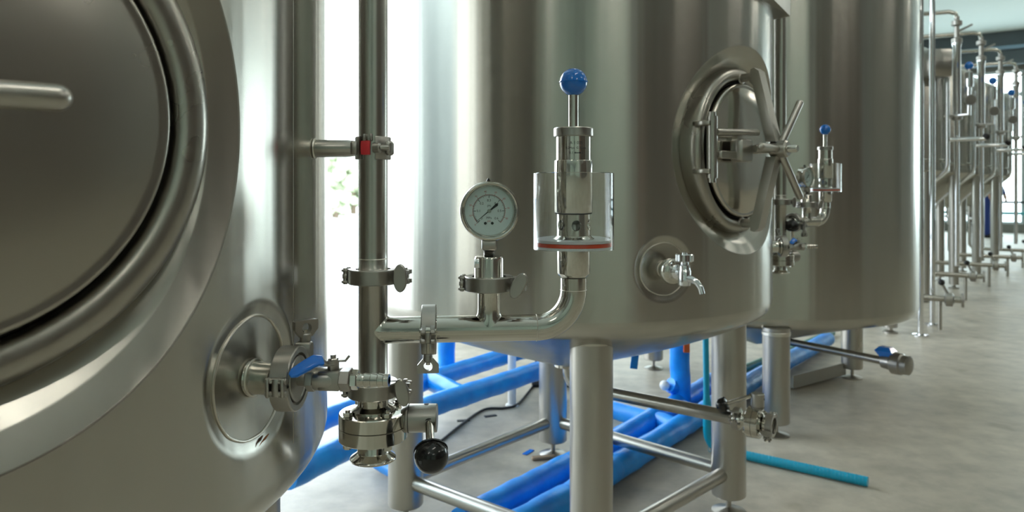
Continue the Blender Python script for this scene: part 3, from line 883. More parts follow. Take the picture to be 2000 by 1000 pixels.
    # wall between zl and zh built as patches round each port
    for q in range(nh):
        pc = -PI / 2 + q * 2 * PI / nh + .02
        half = PI / nh
        # rectangle border points (s,z)
        W2 = rs * half; b0 = zl - hc; b1 = zh - hc
        bd = []
        n_ = 8
        for i in range(n_): bd.append((-W2 + 2 * W2 * i / n_, b0))
        for i in range(n_): bd.append((W2, b0 + (b1 - b0) * i / n_))
        for i in range(n_): bd.append((W2 - 2 * W2 * i / n_, b1))
        for i in range(n_): bd.append((-W2, b1 - (b1 - b0) * i / n_))
        rings = []
        for lv, (mixv, dep) in enumerate(((0, 0), (.4, 0), (.75, 0), (1, 0), (1, .0008), (1, .0040))):
            rg = []
            for s_, t_ in bd:
                a2 = math.atan2(t_, s_); Lr = math.hypot(s_, t_)
                hr2 = hr + (.0006 if lv == 3 else 0)
                r_ = Lr + (hr2 - Lr) * mixv
                if lv > 3: r_ = hr
                aa = pc + r_ * math.cos(a2) / rs
                rr_ = rs - dep
                rg.append((rr_ * math.cos(aa), rr_ * math.sin(aa), hc + r_ * math.sin(a2)))
            rings.append(rg)
        m.loft(rings, cap=False)
    part('perforated_sleeve', m, M_pol, rv)
    part('inner_stem', MB(X).lathe([(.011, z(467)), (.0115, z(452)), (.0095, z(440)), (.0135, z(430)), (.0135, z(416))], 36), M_cast, rv)
    m = MB(X)
    m.lathe([(.0190, z(419)), (.0232, z(418)), (.0236, z(417)), (.0236, z(315)), (.0232, z(313.5)), (.0212, z(313)), (.0212, z(266)), (.0226, z(265))], 64)
    part('spring_housing', m, M_pol, rv)
    part('joint', MB(X).lathe([(.0205, z(420.5)), (.0228, z(420.5)), (.0228, z(418.5)), (.0205, z(418.5))], 56), M_dark, rv)
    m = MB(X); m.lathe([(.020, z(268)), (.0238, z(267.5)), (.0243, z(266)), (.0243, z(252)), (.0236, z(250)), (.006, z(249))], 64)
    part('cap', m, M_cast, rv, ang=22)
    part('plunger_rod', MB(X).cyl(.0060, z(250), z(186), 28), M_pol, rv)
    zc2 = z(160.5); r = .0170
    pr = []
    for i in range(0, 25):
        a2 = -PI / 2 + .30 + (PI - .30) * i / 24
        rr_ = r * math.cos(a2); 
        pr.append((max(rr_, 0.0), zc2 + r * math.sin(a2)))
        if i == 11: pr += [(r + .0002, zc2 - .0009), (r + .0009, zc2 - .0006), (r + .0009, zc2 + .0006), (r + .0001, zc2 + .0009)]
    pr[-1] = (0, zc2 + r)
    part('knob', MB(X).lathe(pr, 56), M_ballblue, rv, label='glossy blue ball knob')
    if near:
        def wrap(s, size, zc_, dx=0):
            t_ = text_mb(s, size, Matrix())
            out = MB(X)
            rad = .02126
            out.add([(rad * math.sin((v.x + dx) / rad), -rad * math.cos((v.x + dx) / rad), zc_ + v.y) for v in t_.v], t_.f)
            return out
        q = wrap('A 1 025', .0050, z(281)); join(q, wrap('0.2Mpa  G 25mm', .0037, z(290.5))); join(q, wrap('0.1', .0042, z(300), -.0062)); join(q, wrap('6', .0042, z(300), .0078))
        # double headed arrow
        rad = .02130
        for poly in ([(-.0034, 0), (-.0014, -.0013), (-.0014, .0013)], [(-.0016, -.0005), (.0014, -.0005), (.0014, .0005), (-.0016, .0005)], [(.0012, -.0005), (.0038, -.0005), (.0038, .0005), (.0012, .0005)], [(.0054, 0), (.0034, .0013), (.0034, -.0013)]):
            q.add([(rad * math.sin((x + .0006) / rad), -rad * math.cos((x + .0006) / rad), z(300) + y) for x, y in poly], [list(range(len(poly)))])
        part('engraved_lettering', q, M_greyink, rv, smooth=False)
    # --- lower clamp and butterfly valve
    clamp(who['clamp4'], M @ T(0, 0, zb) @ RZ(-.12), 'sanitary pipe clamps', nut_tilt=math.radians(-12))
    zv = zb - .0440
    if near: butterfly(who['bfly'], M @ T(0, 0, zv) @ RZ(-.05), (.0680, -.012, .0068), (.0738, -.051, -.0200))
    else: butterfly(who['bfly'], M @ T(0, 0, zv) @ RZ(-.05), (.062, 0, .018), (.030, -.02, .105))
    return zc

MA = T(A0.x, A0.y, 0) @ RZ(AROT)
assembly(MA, dict(
    pipe='rising past the right edge of the left tank, nearest the camera',
    clamp1='steel clamp round the upright pipe, halfway between the red insert and the tee',
    tee='joining the nearest upright pipe to the horizontal arm',
    clamp2='steel clamp round the horizontal arm, its wing nut with an eye hanging down',
    mani='carrying the near gauge and turning up into the clear cup',
    clamp3='steel clamp directly under the large pressure gauge',
    gauge='large round pressure gauge in the centre with white dial and black needle at zero',
    relief='near relief valve with glossy blue ball knob inside a clear cup with red ring',
    clamp4='lowest steel clamp on the upright pipe, just above the black-knobbed valve',
    bfly='shiny butterfly valve under the nearest upright pipe with large black ball knob'), True)
MBk = T(.832, 2.27, .065) @ RZ(AROT + math.radians(30.5))
assembly(MBk, dict(
    pipe='blurred, standing between the middle tank and the tank behind it',
    clamp1='blurred clamp on the distant standpipe beside the hatch handwheel',
    tee='blurred, at the foot of the distant standpipe beside the middle tank',
    clamp2='small blurred clamp on the arm leading to the distant clear cup',
    mani='blurred, holding the distant gauge and clear cup right of the hatch',
    clamp3='small blurred clamp under the distant gauge right of the handwheel',
    gauge='small blurred pressure gauge turned sideways, right of the handwheel',
    relief='small blurred relief valve with blue ball knob, right of the handwheel',
    clamp4='blurred lowest clamp on the distant standpipe beside the middle tank',
    bfly='blurred butterfly valve with black knob right of the middle tank'), False)

# --- pipe hanger from tank to standpipe
def hanger(Cx, Cy, ax_, ay_, h, label):
    # bracket from shell at azimuth 90 to the pipe at (ax_, ay_)
    p0 = Vector((Cx + math.sqrt(RT ** 2 - (ay_ - Cy) ** 2), ay_, h)); p1 = Vector((ax_, ay_, h))
    root = thing('pipe_hanger', label, 'bracket', T(*p0))
    L = (p1 - p0).length
    M = frame(p0, (1, 0, 0), (0, -1, 0))    # z along bracket, x to the camera, y up(=z x x)
    rings = []
    for zz, rx, ry in ((-.002, .0105, .0105), (L * .55, .0105, .0105), (L * .72, .0085, .0090), (L * .80, .0062, .0068), (L - .018, .0055, .0060)):
        rings.append([(rx * math.cos(2 * PI * k / 28), ry * math.sin(2 * PI * k / 28), zz) for k in range(28)])
    part('arm', MB(M).loft(rings), M_pipe, root)
    part('weld_bead', MB(M).torus(.0110, .0014, 36, 8, T(0, 0, .0015)), M_weld, root)
    Q = T(p1.x, p1.y, p1.z)
    pr = [(.0178, -.0135), (.0205, -.0135), (.0212, -.0125), (.0212, .0125), (.0205, .0135), (.0178, .0135)]; pr.append(pr[0])
    for nm, a0, a1 in (('left_jaw', 1.75, 4.05), ('right_jaw', -1.25, 1.45)):
        part('jaw', MB(Q).lathe(pr, 26, a0=a0, a1=a1), M_cast, root)
    # red insert showing in the front gap
    part('insert', MB(Q).lathe([(.0172, -.0085), (.0205, -.0080), (.0212, -.004), (.0212, .004), (.0205, .0080), (.0172, .0085), (.0172, -.0085)], 12, a0=4.15, a1=4.72), M_red, root, label='red rubber insert')
    j = MB(Q)
    j.box(-.0250, -.0150, -.0120, -.0040, -.0080, .0085, bev=.002)
    j.lathe([(.0060, 0), (.0060, .0075), (.0048, .009)], 20, frame((.0045, -.0190, 0), (1, -.25, 0)))
    j.lathe([(.0036, 0), (.0036, .012)], 16, frame((.011, -.0195, 0), (1, 0, 0)))
    j.box(.0160, .0245, -.0140, .0060, -.0085, .0085, bev=.0025)
    j.box(-.0080, -.0050, -.0215, -.0150, .0080, .0160, bev=.0008); j.box(.0000, .0030, -.0215, -.0150, .0080, .0165, bev=.0008)
    part('lug', j, M_cast, root)
hanger(C1[0], C1[1], A0.x, A0.y, 1 + (370 - 290) / F * .88, 'short bracket with red insert gripping the near upright pipe')

# --- left tank sample valve
phi = math.radians(76.5); n = Vector((math.sin(phi), -math.cos(phi), 0)); t = Vector((math.cos(phi), math.sin(phi), 0))
def ball_valve(Cc, phi, h, Rr, labs, small=False):
    n = Vector((math.sin(phi), -math.cos(phi), 0)); t = Vector((math.cos(phi), math.sin(phi), 0))
    o = Vector((Cc[0], Cc[1], h)) + n * (Rr - .0055)
    ph2 = phi + math.radians(8.5)     # the fitting sits slightly skewed on its nozzle
    n = Vector((math.sin(ph2), -math.cos(ph2), 0)); t = Vector((math.cos(ph2), math.sin(ph2), 0))
    M = frame(o, n, t)     # x=t (away), y=up, z=n
    clamp_eye(labs[0], M @ T(0, 0, .039) @ Matrix.Scale(1.07, 4) @ Matrix(((1, 0, 0, 0), (0, -1, 0, 0), (0, 0, -1, 0), (0, 0, 0, 1))), 'sanitary pipe clamps', .030, rot=.7, bore=.0238)
    root = thing('ball_valve', labs[1], 'valve', M @ T(0, 0, .035), 'ball valves with blue levers')
    m = MB(M); m.lathe([(.0230, .0395), (.0230, .0475), (.0225, .0482), (.0200, .0484), (.0195, .0476), (.0080, .0480)], 48)
    part('end_cap', m, M_cast, root)
    m = MB(M)
    m.lathe([(.0075, .047), (.0075, .060)], 24)
    m.hexn(.0125, .057, .065, RZ(.3)); m.lathe([(.0100, .062), (.0112, .066), (.0112, .080), (.0100, .084)], 28)
    m.box(-.0095, .0095, -.0095, .0095, .070, .092, bev=.0012)
    m.hexn(.0118, .091, .1015, RZ(.1))
    m.lathe([(.0045, .004), (.0058, .006), (.0058, .019)], 18, T(0, 0, .083) @ RX(-PI / 2))
    part('body', m, M_cast, root)
    m = MB(M); m.hexn(.0100, .1015, .1085, RZ(.4))
    z0 = .1085; m.lathe([(.0070, z0), (.0066, z0 + .004), (.0058, z0 + .006), (.0072, z0 + .0068), (.0060, z0 + .0128), (.0072, z0 + .0136), (.0060, z0 + .0196), (.0071, z0 + .0204), (.0059, z0 + .0255), (.0067, z0 + .0262), (.0062, z0 + .031), (.0038, z0 + .031), (.0038, z0 + .01)], 28)
    part('hose_barb', m, M_pol, root)
    # lever, swept back towards the viewer
    ms = MB(M)
    lift = .0165
    ctr = [(0.0, lift - .001, .083), (-.004, lift, .078), (-.008, lift + .0036, .0745), (-.013, lift + .0050, .070), (-.021, lift + .0010, .0625), (-.029, lift - .0040, .0545), (-.032, lift - .0058, .0515)]
    wid = [.006, .0062, .0066, .0068, .0064, .0056, .0025]
    thk = [.0010, .0011, .0022, .0026, .0026, .0024, .0012]
    rings = []
    for i, c in enumerate(ctr):
        c = Vector(c); d = (Vector(ctr[min(i + 1, 6)]) - Vector(ctr[max(i - 1, 0)])).normalized()
        k_ = min(i / 2.5, 1)
        up = Vector((-.62 * k_, 1 - .15 * k_, .25 * k_)).normalized(); sd = d.cross(up).normalized(); up2 = sd.cross(d)
        rings.append([tuple(c + sd * wid[i] * math.copysign(abs(math.cos(2 * PI * k / 16)) ** .6, math.cos(2 * PI * k / 16)) + up2 * thk[i] * math.copysign(abs(math.sin(2 * PI * k / 16)) ** .7, math.sin(2 * PI * k / 16))) for k in range(16)])
    part('stem_plate', MB(M).loft(rings[:3]), M_cast, root)
    part('lever', MB(M).loft(rings[2:]), M_handle, root, label='blue vinyl-coated lever')
    m = MB(M); m.hexn(.0052, lift, lift + .0045, T(0, 0, .083) @ RX(-PI / 2)); m.cyl(.0028, lift + .0045, lift + .008, 14, T(0, 0, .083) @ RX(-PI / 2))
    m.tube([(.003, lift + .001, .088), (.004, lift + .001, .094), (.004, lift + .006, .098)], .0012, 8)
    m2 = MB(M)
    part('stem_nut', m, M_cast, root)
ball_valve(C1, phi, .812, RT, ('near clamp on the left tank outlet, wing nut standing up behind the blue lever',
                               'small steel ball valve on the left tank with blue lever and hose barb'))
# blurred sample valve of the middle tank: on its right-hand side
n2_ = math.radians(80)
o = Vector((C2[0], C2[1], .832)) + Vector((math.sin(n2_), -math.cos(n2_), 0)) * RT
Mn = frame(o, (math.sin(n2_), -math.cos(n2_), 0), (math.cos(n2_), math.sin(n2_), 0))
part('nozzle', MB(Mn).lathe([(.024, -.01), (.0185, .004), (.0185, .022), (.0252, .028), (.0252, .031)], 32), M_pol, t2)
ball_valve(C2, n2_, .832, RT + .004, ('distant blurred clamp on the right-hand outlet of the middle tank', 'distant blurred ball valve with small blue lever right of the middle tank'))

# --- sampling tap on the middle tank
phi = math.radians(17.5)
n = Vector((math.sin(phi), -math.cos(phi), 0)); t = Vector((math.cos(phi), math.sin(phi), 0))
o = Vector((C2[0], C2[1], .815)) + n * (RT - .0055)
M = frame(o, n, t)
root = thing('sample_tap', 'chrome sampling tap with curved spout on the front of the middle tank', 'tap', M @ T(0, 0, .03))
part('union_nut', MB(M).lathe([(.0252, .0325), (.0305, .034), (.0310, .036), (.0310, .045), (.0280, .050), (.0240, .053), (.0130, .055)], 48), M_pol, root)
part('outlet_neck', MB(M).lathe([(.0150, .052), (.0170, .058), (.0170, .066), (.0105, .072), (.0105, .088)], 32), M_chrome, root)
m = MB(M); Bv = T(0, 0, .092) @ RX(-PI / 2)   # z local -> up
m.lathe([(.0100, -.028), (.0135, -.026), (.0140, -.024), (.0140, .006), (.0125, .008), (.0125, .018), (.0095, .020), (.0085, .027)], 32, Bv)
bd_ = part('tap_body', m, M_chrome, root)
m = MB(M); prk = []
N = 40
o_ = [((.0205 if (k // 4) % 2 == 0 else .0182) * math.cos(2 * PI * k / N), (.0205 if (k // 4) % 2 == 0 else .0182) * math.sin(2 * PI * k / N)) for k in range(N)]
m.prism(o_, .026, .043, Bv, bev=.0015)
m.cyl(.006, .043, .047, 16, Bv)
part('knob', m, M_chrome, root)
m = MB(M); pts = [(.0, -.010, .096), (.010, -.012, .108), (.017, -.018, .116), (.022, -.029, .122), (.024, -.042, .125)]
m.tube(pts, [.0095, .0080, .0066, .0064, .0064], 20)
sp_ = part('spout', m, M_chrome, root)
part('opening', MB(M).lathe([(.0045, 0), (.0045, .0006)], 16, frame((.024, -.0422, .125), (.15, -1, .2))), M_dark, sp_)

# ------------------------------------------------------------------ bottom drain of the middle tank
D0 = Vector((C2[0], C2[1], .395)); D1 = Vector(((1440 - 1000) / F * 1.955, 1.955, .388))
dd = (D1 - D0).normalized()
root = thing('drain_pipe', 'straight steel drain pipe running out between the legs under the middle tank', 'pipe', T(*D0))
pts = [Vector((C2[0], C2[1], .47))] + [Vector((C2[0], C2[1], .44))]
for i in range(1, 9):
    a = i / 8 * PI / 2; pts.append(Vector((C2[0], C2[1], .44)) + Vector((dd.x, dd.y, 0)).normalized() * .045 * (1 - math.cos(a)) + Vector((0, 0, -.045 * math.sin(a))))
pts.append(D1)
part('tube', MB().tube(pts, .0185, 32), M_pipe, root)
part('outlet_flange', MB(T(C2[0], C2[1], 0)).lathe([(.045, .455), (.045, .47), (.06, .48)], 40), M_pol, root)
Md = frame(D1 + dd * .046, dd, (0, 0, 1))
m = MB(Md); m.lathe([(.0185, -.052), (.0252, -.046), (.0252, -.0445)], 32); part('end_ferrule', m, M_pol, root)
butterfly('small butterfly valve with black knob ending the drain pipe under the middle tank', Md, (.070, .006, -.006), (.036, .020, -.078))
clamp('small clamp joining the drain pipe to its butterfly valve', frame(D1, dd, (0, -1, .2)), 'sanitary pipe clamps')
clamp('small clamp round the open mouth of the drain valve', frame(D1 + dd * .088, dd, (.2, -1, -.6)), 'sanitary pipe clamps')
# bottom drain of tank 3
E0 = Vector((C3[0], C3[1], .27)); E1 = P(1722, 704, 3.15)
root = thing('drain_pipe', 'dark slim drain pipe under the far plain tank ending in a blue-capped valve', 'pipe', T(*E0))
part('tube', MB().tube([E0 + Vector((0, 0, .03)), E0 + Vector((.03, -.02, 0)), E1], .0175, 24), M_pipe, root)
de = (E1 - E0).normalized()
Me = frame(E1, de, (0, 0, 1))
bv = thing('drain_valve', 'blurred grey valve with dark blue knob beyond the legs at right', 'valve', Me)
part('body', MB(Me).lathe([(.020, 0), (.030, .006), (.034, .04), (.046, .05), (.046, .085), (.040, .09), (.040, .115), (.030, .12)], 32), M_cast, bv)
m = MB(Me); m.loft([[(.020, -.020, .00), (.020, .020, .00), (.020, .020, .05), (.020, -.020, .05)], [(.045, -.026, -.02), (.045, .026, -.02), (.045, .026, .055), (.045, -.026, .055)], [(.062, -.016, -.005), (.062, .016, -.005), (.062, .016, .040), (.062, -.016, .040)]])
part('knob', m, M_ballblue, bv, label='dark blue knob')

# ------------------------------------------------------------------ blue wrapped pipes on the floor
def lumpy(a, b, r, seed, seg=None, n=22, amp=.045):
    a = Vector(a); b = Vector(b); L = (b - a).length
    seg = seg or max(4, int(L / .022)); m = MB(); rings = []
    d = (b - a).normalized(); up = Vector((0, 0, 1)) if abs(d.z) < .9 else Vector((0, 1, 0)); sd = d.cross(up).normalized(); up = sd.cross(d)
    for i in range(seg + 1):
        tt = i / seg; c = a + (b - a) * tt
        rg = []
        for k in range(n):
            q = 2 * PI * k / n
            nn = noise.noise(Vector((tt * L * 16 + seed, math.cos(q) * 1.2, math.sin(q) * 1.2 + seed * 2)))
            wr = .035 * abs(math.sin(tt * L * 26 + q * .5 + seed))
            rr_ = r * (1 + amp * 1.6 * nn + wr)
            if i in (0, seg): rr_ *= .97
            rg.append(tuple(c + (sd * math.cos(q) + up * math.sin(q)) * rr_))
        rings.append(rg)
    m.loft(rings); return m
HP = .052
HA = .17
def bpipe(pts, r, label, root=None, hp=HP):
    ps = [FP(x, y, hp) for x, y in pts]
    root = root or thing('wrapped_pipe', label, 'pipe', T(ps[0].x, ps[0].y, 0), 'blue wrapped pipes on the floor')
    for i in range(len(ps) - 1):
        a, b2 = ps[i], ps[i + 1]
        d = (b2 - a).normalized()
        part('run', lumpy(a - (d * .01 if i else d * 0), b2 + d * .01, r, i * 3.1 + r * 100 + pts[0][0] * .01), M_blue, root, ang=80)
    return root
pa_ = bpipe([(560, 930), (830, 797), (1058, 722), (1110, 706)], .041, 'joined blue wrapped pipes at left, running off behind the black ball knob', hp=HA)
pb = bpipe([(600, 830), (830, 745), (985, 696), (1025, 685)], .039, '', pa_, hp=HA)
top = FP(872, 712, HA); part('riser', lumpy(top - Vector((0, 0, .02)), top + Vector((0, 0, .62)), .040, 5.5), M_blue, pb, ang=80)
part('branch', lumpy(FP(838, 742, HA), FP(908, 775, HA), .040, 9.2), M_blue, pb, ang=80)
pc_ = bpipe([(900, 1022), (1110, 911), (1199, 863), (1400, 742)], .043, 'joined blue wrapped pipes under the middle tank, with a white-capped upright branch')
rb_ = FP(1330, 785, HP)
part('riser', lumpy(rb_, rb_ + Vector((-.01, 0, .345)), .043, 15.5), M_blue, pc_, ang=80)
el = P(1303, 752, rb_.y - .02)
part('elbow', lumpy(rb_ + Vector((-.01, 0, .06)), el + Vector((.012, 0, 0)), .034, 2.5), M_blue, pc_, ang=80)
part('end_cap', MB().sphere(.022, tuple(el + Vector((-.012, -.005, .0)))), M_white, pc_, label='white cap')
part('branch', lumpy(FP(1140, 785, HP), FP(1275, 822, HP), .036, 21), M_blue, pc_, ang=80)
pd_ = bpipe([(985, 1040), (1110, 972), (1199, 915), (1386, 798), (1480, 737), (1616, 662)], .043, '', pc_)
part('branch', lumpy(FP(1285, 822, HP), FP(1322, 838, HP), .038, 31), M_blue, pd_, ang=80)
for q_ in ((1085, 714),):
    f_ = FP(q_[0], q_[1], HA); part('support', MB(T(f_.x, f_.y, 0)).lathe([(.05, 0), (.05, .008), (.014, .012), (.014, .135)], 20), M_leg, pa_)
# short blue stub by the near leg at left
a = FP(722, 905, .03); b2 = FP(760, 922, .02)
single('pipe_offcut', lumpy(FP(735, 898, .04), FP(800, 935, .04), .028, 41), M_blue, 'short blue wrapped offcut lying behind the left leg', 'pipe', ang=80)
m = lumpy(P(1235, 560, 3.4), P(1240, 600, 3.4), .01, 3)
# teal pipe: upright, elbow, lying length
q0 = FP(1382, 872, .02); q1 = FP(1695, 941, .018)
pts = [q0 + Vector((-.012, 0, .75)), q0 + Vector((-.004, 0, .20)), q0 + Vector((-.002, 0, .16)), q0 + Vector((0, 0, .06))]; rs_ = [.0115, .0115, .0160, .0165]
dxy = (q1 - q0); dxy.z = 0; dn = dxy.normalized()
for i in range(1, 7):
    a = i / 6 * PI / 2; pts.append(q0 + Vector((0, 0, .06)) + dn * .05 * (1 - math.cos(a)) + Vector((0, 0, -.062 * math.sin(a)))); rs_.append(.0165)
pts.append(q1); rs_.append(.0165)
m = MB(); m.tube(pts, rs_, 20)
th_ = thing('plastic_pipe', 'thin teal plastic pipe coming down by the leg and lying out over the floor', 'pipe', T(q0.x, q0.y, 0))
part('tube', m, M_teal, th_)
m = MB(); Lt = (q1 - q0).length
for k in range(44):
    m.torus(.0163, .0013, 16, 6, frame(q1 - dn * (.012 + k * .0125), dn))
part('ribbing', m, M_teal, th_)['kind'] = 'stuff'
# green pipe far back
g0 = FP(1450, 722, .02); g1 = FP(1625, 650, .02)
single('plastic_pipe', MB().tube([g0, g1], .022, 16), M_green, 'dark green pipe on the floor behind the blue pipes', 'pipe')
# orange tag and blue tape
o1 = P(1341, 672, 3.0)
single('warning_tag', MB(T(*o1)).box(-.013, .013, -.003, .003, -.035, .06, bev=.002), M_orange, 'small orange strip hanging under the middle tank beside the blue riser', 'tag')
o1 = P(1240, 700, 2.6)
single('tape_strip', MB(T(*o1) @ RY(.12)).box(-.013, .013, -.002, .002, -.037, .09, bev=.001), M_blue, 'short bright blue tape strip hanging under the middle tank', 'tape')
# grey channel offcut beside far legs
c0 = FP(1530, 748, .02); c1 = FP(1632, 722, .03)
d = (c1 - c0).normalized()
Mq = frame(c0, d, (0, 0, 1))
m = MB(Mq); Lq = (c1 - c0).length
m.prism([(-.015, -.06), (-.010, -.06), (-.010, .055), (.05, .055), (.05, .06), (-.015, .06)], 0, Lq)
single('metal_channel', m, M_greyp, 'grey metal channel offcut lying on the floor behind the far leg', 'offcut')
# bits on floor
m = MB(T(*FP(1062, 897, 0)) @ RZ(.2)); m.box(-.045, .045, -.012, .012, 0, .012, bev=.003)
single('wood_offcut', m, M_wood, 'small brown wood offcut on the floor beside the rear leg foot', 'offcut')
m = MB(T(*FP(1252, 866, 0)) @ RZ(.95)); m.box(-.07, .07, -.012, .012, 0, .010, bev=.002)
single('wood_offcut', m, M_greyp, 'pale flat strip on the floor between the blue pipes', 'offcut')
for (x, y, a_) in ((958, 813, .4), (1032, 884, 1.0), (905, 822, .2)):
    m = MB(T(*FP(x, y, 0)) @ RZ(a_)); m.box(-.028, .028, -.010, .010, 0, .004, bev=.001)
    single('floor_scrap', m, M_rubber if y < 860 else M_handle, 'dark flat scrap on the floor behind the black knob' if x == 958 else 'tiny blue scrap on the floor left of the rear leg foot' if y > 860 else 'thin dark scrap on the floor just right of the valve boss', 'scrap')
# black cable, post and pump behind
pts = [FP(x, y, .006) for x, y in ((800, 905), (860, 862), (900, 830), (945, 800), (985, 797), (1010, 790), (1030, 768), (1050, 742))]
sm = []
for i in range(len(pts) - 1):
    for k in range(6):
        tt = k / 6; p0 = pts[max(i - 1, 0)]; p1 = pts[i]; p2 = pts[i + 1]; p3 = pts[min(i + 2, len(pts) - 1)]
        sm.append(.5 * ((2 * p1) + (p2 - p0) * tt + (2 * p0 - 5 * p1 + 4 * p2 - p3) * tt * tt + (3 * p1 - p0 - 3 * p2 + p3) * tt ** 3))
sm.append(pts[-1])
single('power_cable', MB().tube(sm, .0055, 10), M_rubber, 'thin black cable trailing across the floor towards the pump', 'cable')
c = FP(1000, 792)
m = MB(T(c.x, c.y, 0)); m.lathe([(.03, 0), (.03, .006), (.019, .010), (.019, .40)], 24, cap=True)
single('floor_post', m, M_white, 'thin pale upright tube standing behind the blue pipe', 'post')
c = FP(1085, 795)
Mp = T(c.x + .06, c.y + .42, 0)
root = thing('pump_motor', 'black pump motor on the floor behind the rear leg', 'pump', Mp)
m = MB(Mp); m.box(-.16, .10, -.09, .09, 0, .03, bev=.005); part('base', m, M_rubber, root)
m = MB(Mp); m.lathe([(.05, -.14), (.085, -.12), (.09, .06), (.06, .08), (.04, .12)], 32, T(0, 0, .125) @ RY(PI / 2)); mo = part('motor', m, M_rubber, root)
m = MB(Mp)
for k in range(10): m.torus(.091, .003, 32, 6, T(-.1 + k * .016, 0, .125) @ RY(PI / 2))
part('cooling_fins', m, M_black, mo)
part('terminal_box', MB(Mp).box(-.06, .02, -.05, .05, .2, .26, bev=.006), M_rubber, root)

# ------------------------------------------------------------------ row of conical fermenters at right
def fermenter(cx, cy, k, label):
    root = thing('conical_fermenter', label, 'fermenter', T(cx, cy, 0), 'row of conical fermenters at right')
    M = T(cx, cy, 0); R = .45
    part('body', MB(M).lathe([(R, 1.17), (R, 2.15), (R * .96, 2.20), (R * .6, 2.30), (R * .15, 2.34), (0, 2.345)], 64, cap=False), M_tank, root)
    part('cone', MB(M).lathe([(.035, .70), (.04, .78), (R - .01, 1.155), (R, 1.17)], 64), M_tank, root)
    b = MB(M); b.lathe([(R + .001, 1.245), (R + .006, 1.25), (R + .006, 1.265), (R + .001, 1.27)], 64, cap=False); part('weld_band', b, M_pol, root)
    for a in (-80, 40, 160):
        a = math.radians(a + (0 if k else 3))
        x, y = .40 * math.cos(a), .40 * math.sin(a)
        lg = part('leg', MB(M).lathe([(.046, .04), (.046, 1.24)], 24, T(x, y, 0)), M_leg, root)
        part('foot', MB(M).lathe([(.05, 0), (.05, .01), (.015, .02), (.015, .04)], 20, T(x, y, 0)), M_leg, lg)
    # spray pipe: up from the dome, over and down the front right
    dx, dy = .47, -.20
    zt = 2.62
    pts = [Vector((-.25, .05, 2.27)), Vector((-.25, .05, zt - .06)), Vector((-.23, .045, zt - .015)), Vector((-.19, .035, zt)), Vector((dx - .06, dy + .02, zt + .01)), Vector((dx - .015, dy, zt - .01)), Vector((dx, dy, zt - .05))]
    if k:
        part('overflow_pipe', MB(M).tube(pts, .020, 16), M_pol, root)
        m = MB(M); m.lathe([(.021, .30), (.021, 1.62), (.033, 1.66), (.033, 2.30), (.040, 2.32), (.040, 2.34)], 24, T(dx, dy, 0))
        dp_ = part('downpipe', m, M_chrome, root)
        for zz in (2.36, 2.52, 1.66): part('union', MB(M).lathe([(.022, -.03), (.045, -.018), (.045, .018), (.022, .03)], 24, T(dx, dy, zz)), M_cast, dp_)
        part('valve_handle', MB(M).rod((dx, dy, 2.44), (dx + .11, dy - .06, 2.50), .010), M_cast, dp_)
        part('valve_body', MB(M).lathe([(.022, 2.34), (.022, 2.58)], 20, T(dx, dy, 0)), M_cast, dp_)
    # small tube following the cone
    a = math.radians(-55); c_, s_ = math.cos(a), math.sin(a)
    pts = [Vector((c_ * .475, s_ * .475, 2.0)), Vector((c_ * .475, s_ * .475, 1.22)), Vector((c_ * .46, s_ * .46, 1.17)), Vector((c_ * .12, s_ * .12, .86)), Vector((c_ * .10, s_ * .10, .80))]
    part('cone_pipe', MB(M).tube(pts, .017, 14), M_chrome, root)
    ov_ = part('outlet_valve', MB(M).lathe([(.028, .58), (.028, .66), (.05, .665), (.05, .70)], 24).rod((0, 0, .62), (-.02, -.16, .62), .02), M_cast, root)
    part('valve_knob', MB(M).sphere(.028, (-.02, -.17, .62)), M_rubber, ov_, label='dark knob')
    # low drain pipe towards the aisle
    m = MB(M); m.tube([(0, 0, .64), (0, 0, .28), (.03, -.02, .23), (.62, -.35, .22)], .022, 16)
    dr_ = part('drain_pipe', m, M_pipe, root)
    part('drain_prop', MB(M).tube([(.50, -.28, .22), (.50, -.28, .0)], .014, 12), M_pipe, dr_)
    part('union', MB(M).lathe([(.028, -.03), (.05, -.02), (.05, .02), (.028, .03)], 24, T(.55, -.31, .22) @ RZ(-.52) @ RY(PI / 2)), M_cast, dr_)
    part('end_flange', MB(M).lathe([(.05, -.008), (.05, .008)], 24, T(.62, -.35, .22) @ RZ(-.52) @ RY(PI / 2)), M_cast, dr_)
    part('valve_handle', MB(M).rod((.55, -.31, .24), (.50, -.30, .34), .010), M_cast, dr_)
    part('valve_knob', MB(M).sphere(.022, (.50, -.30, .34)), M_rubber, dr_, label='dark knob')
    # sight fittings, gauge and blue knob on the front
    if k:
        fi = part('fittings', MB(M).tube([(.33, -.33, 1.66), (.42, -.46, 1.66), (.42, -.46, 1.90)], .017, 12), M_chrome, root)
        part('gauge', MB(M).lathe([(.035, -.02), (.045, 0), (.045, .02)], 24, T(.40, -.50, 1.78) @ RX(PI / 2)), M_cast, fi)
        part('relief_cup', MB(M).lathe([(.03, 1.90), (.034, 1.92), (.034, 2.03), (.012, 2.04), (.010, 2.07)], 20, T(.42, -.46, 0)), M_chrome, fi)
        part('knob', MB(M).sphere(.035, (.42, -.46, 2.09)), M_ballblue, fi, label='blue ball knob')
        part('arm', MB(M).rod((.35, -.28, 1.45), (.60, -.42, 1.45), .018), M_chrome, fi)
        part('valve_knob', MB(M).sphere(.03, (.60, -.42, 1.47)), M_rubber, fi, label='dark knob')
    if k < 2:
        part('control_box', MB(M).box(.02, .22, -.56, -.42, 1.98, 2.22, bev=.01), M_cast, root)
    return root
FC = [(2.55, 5.5), (3.6, 6.9), (4.4, 7.8), (5.2, 8.7), (6.0, 9.6)]
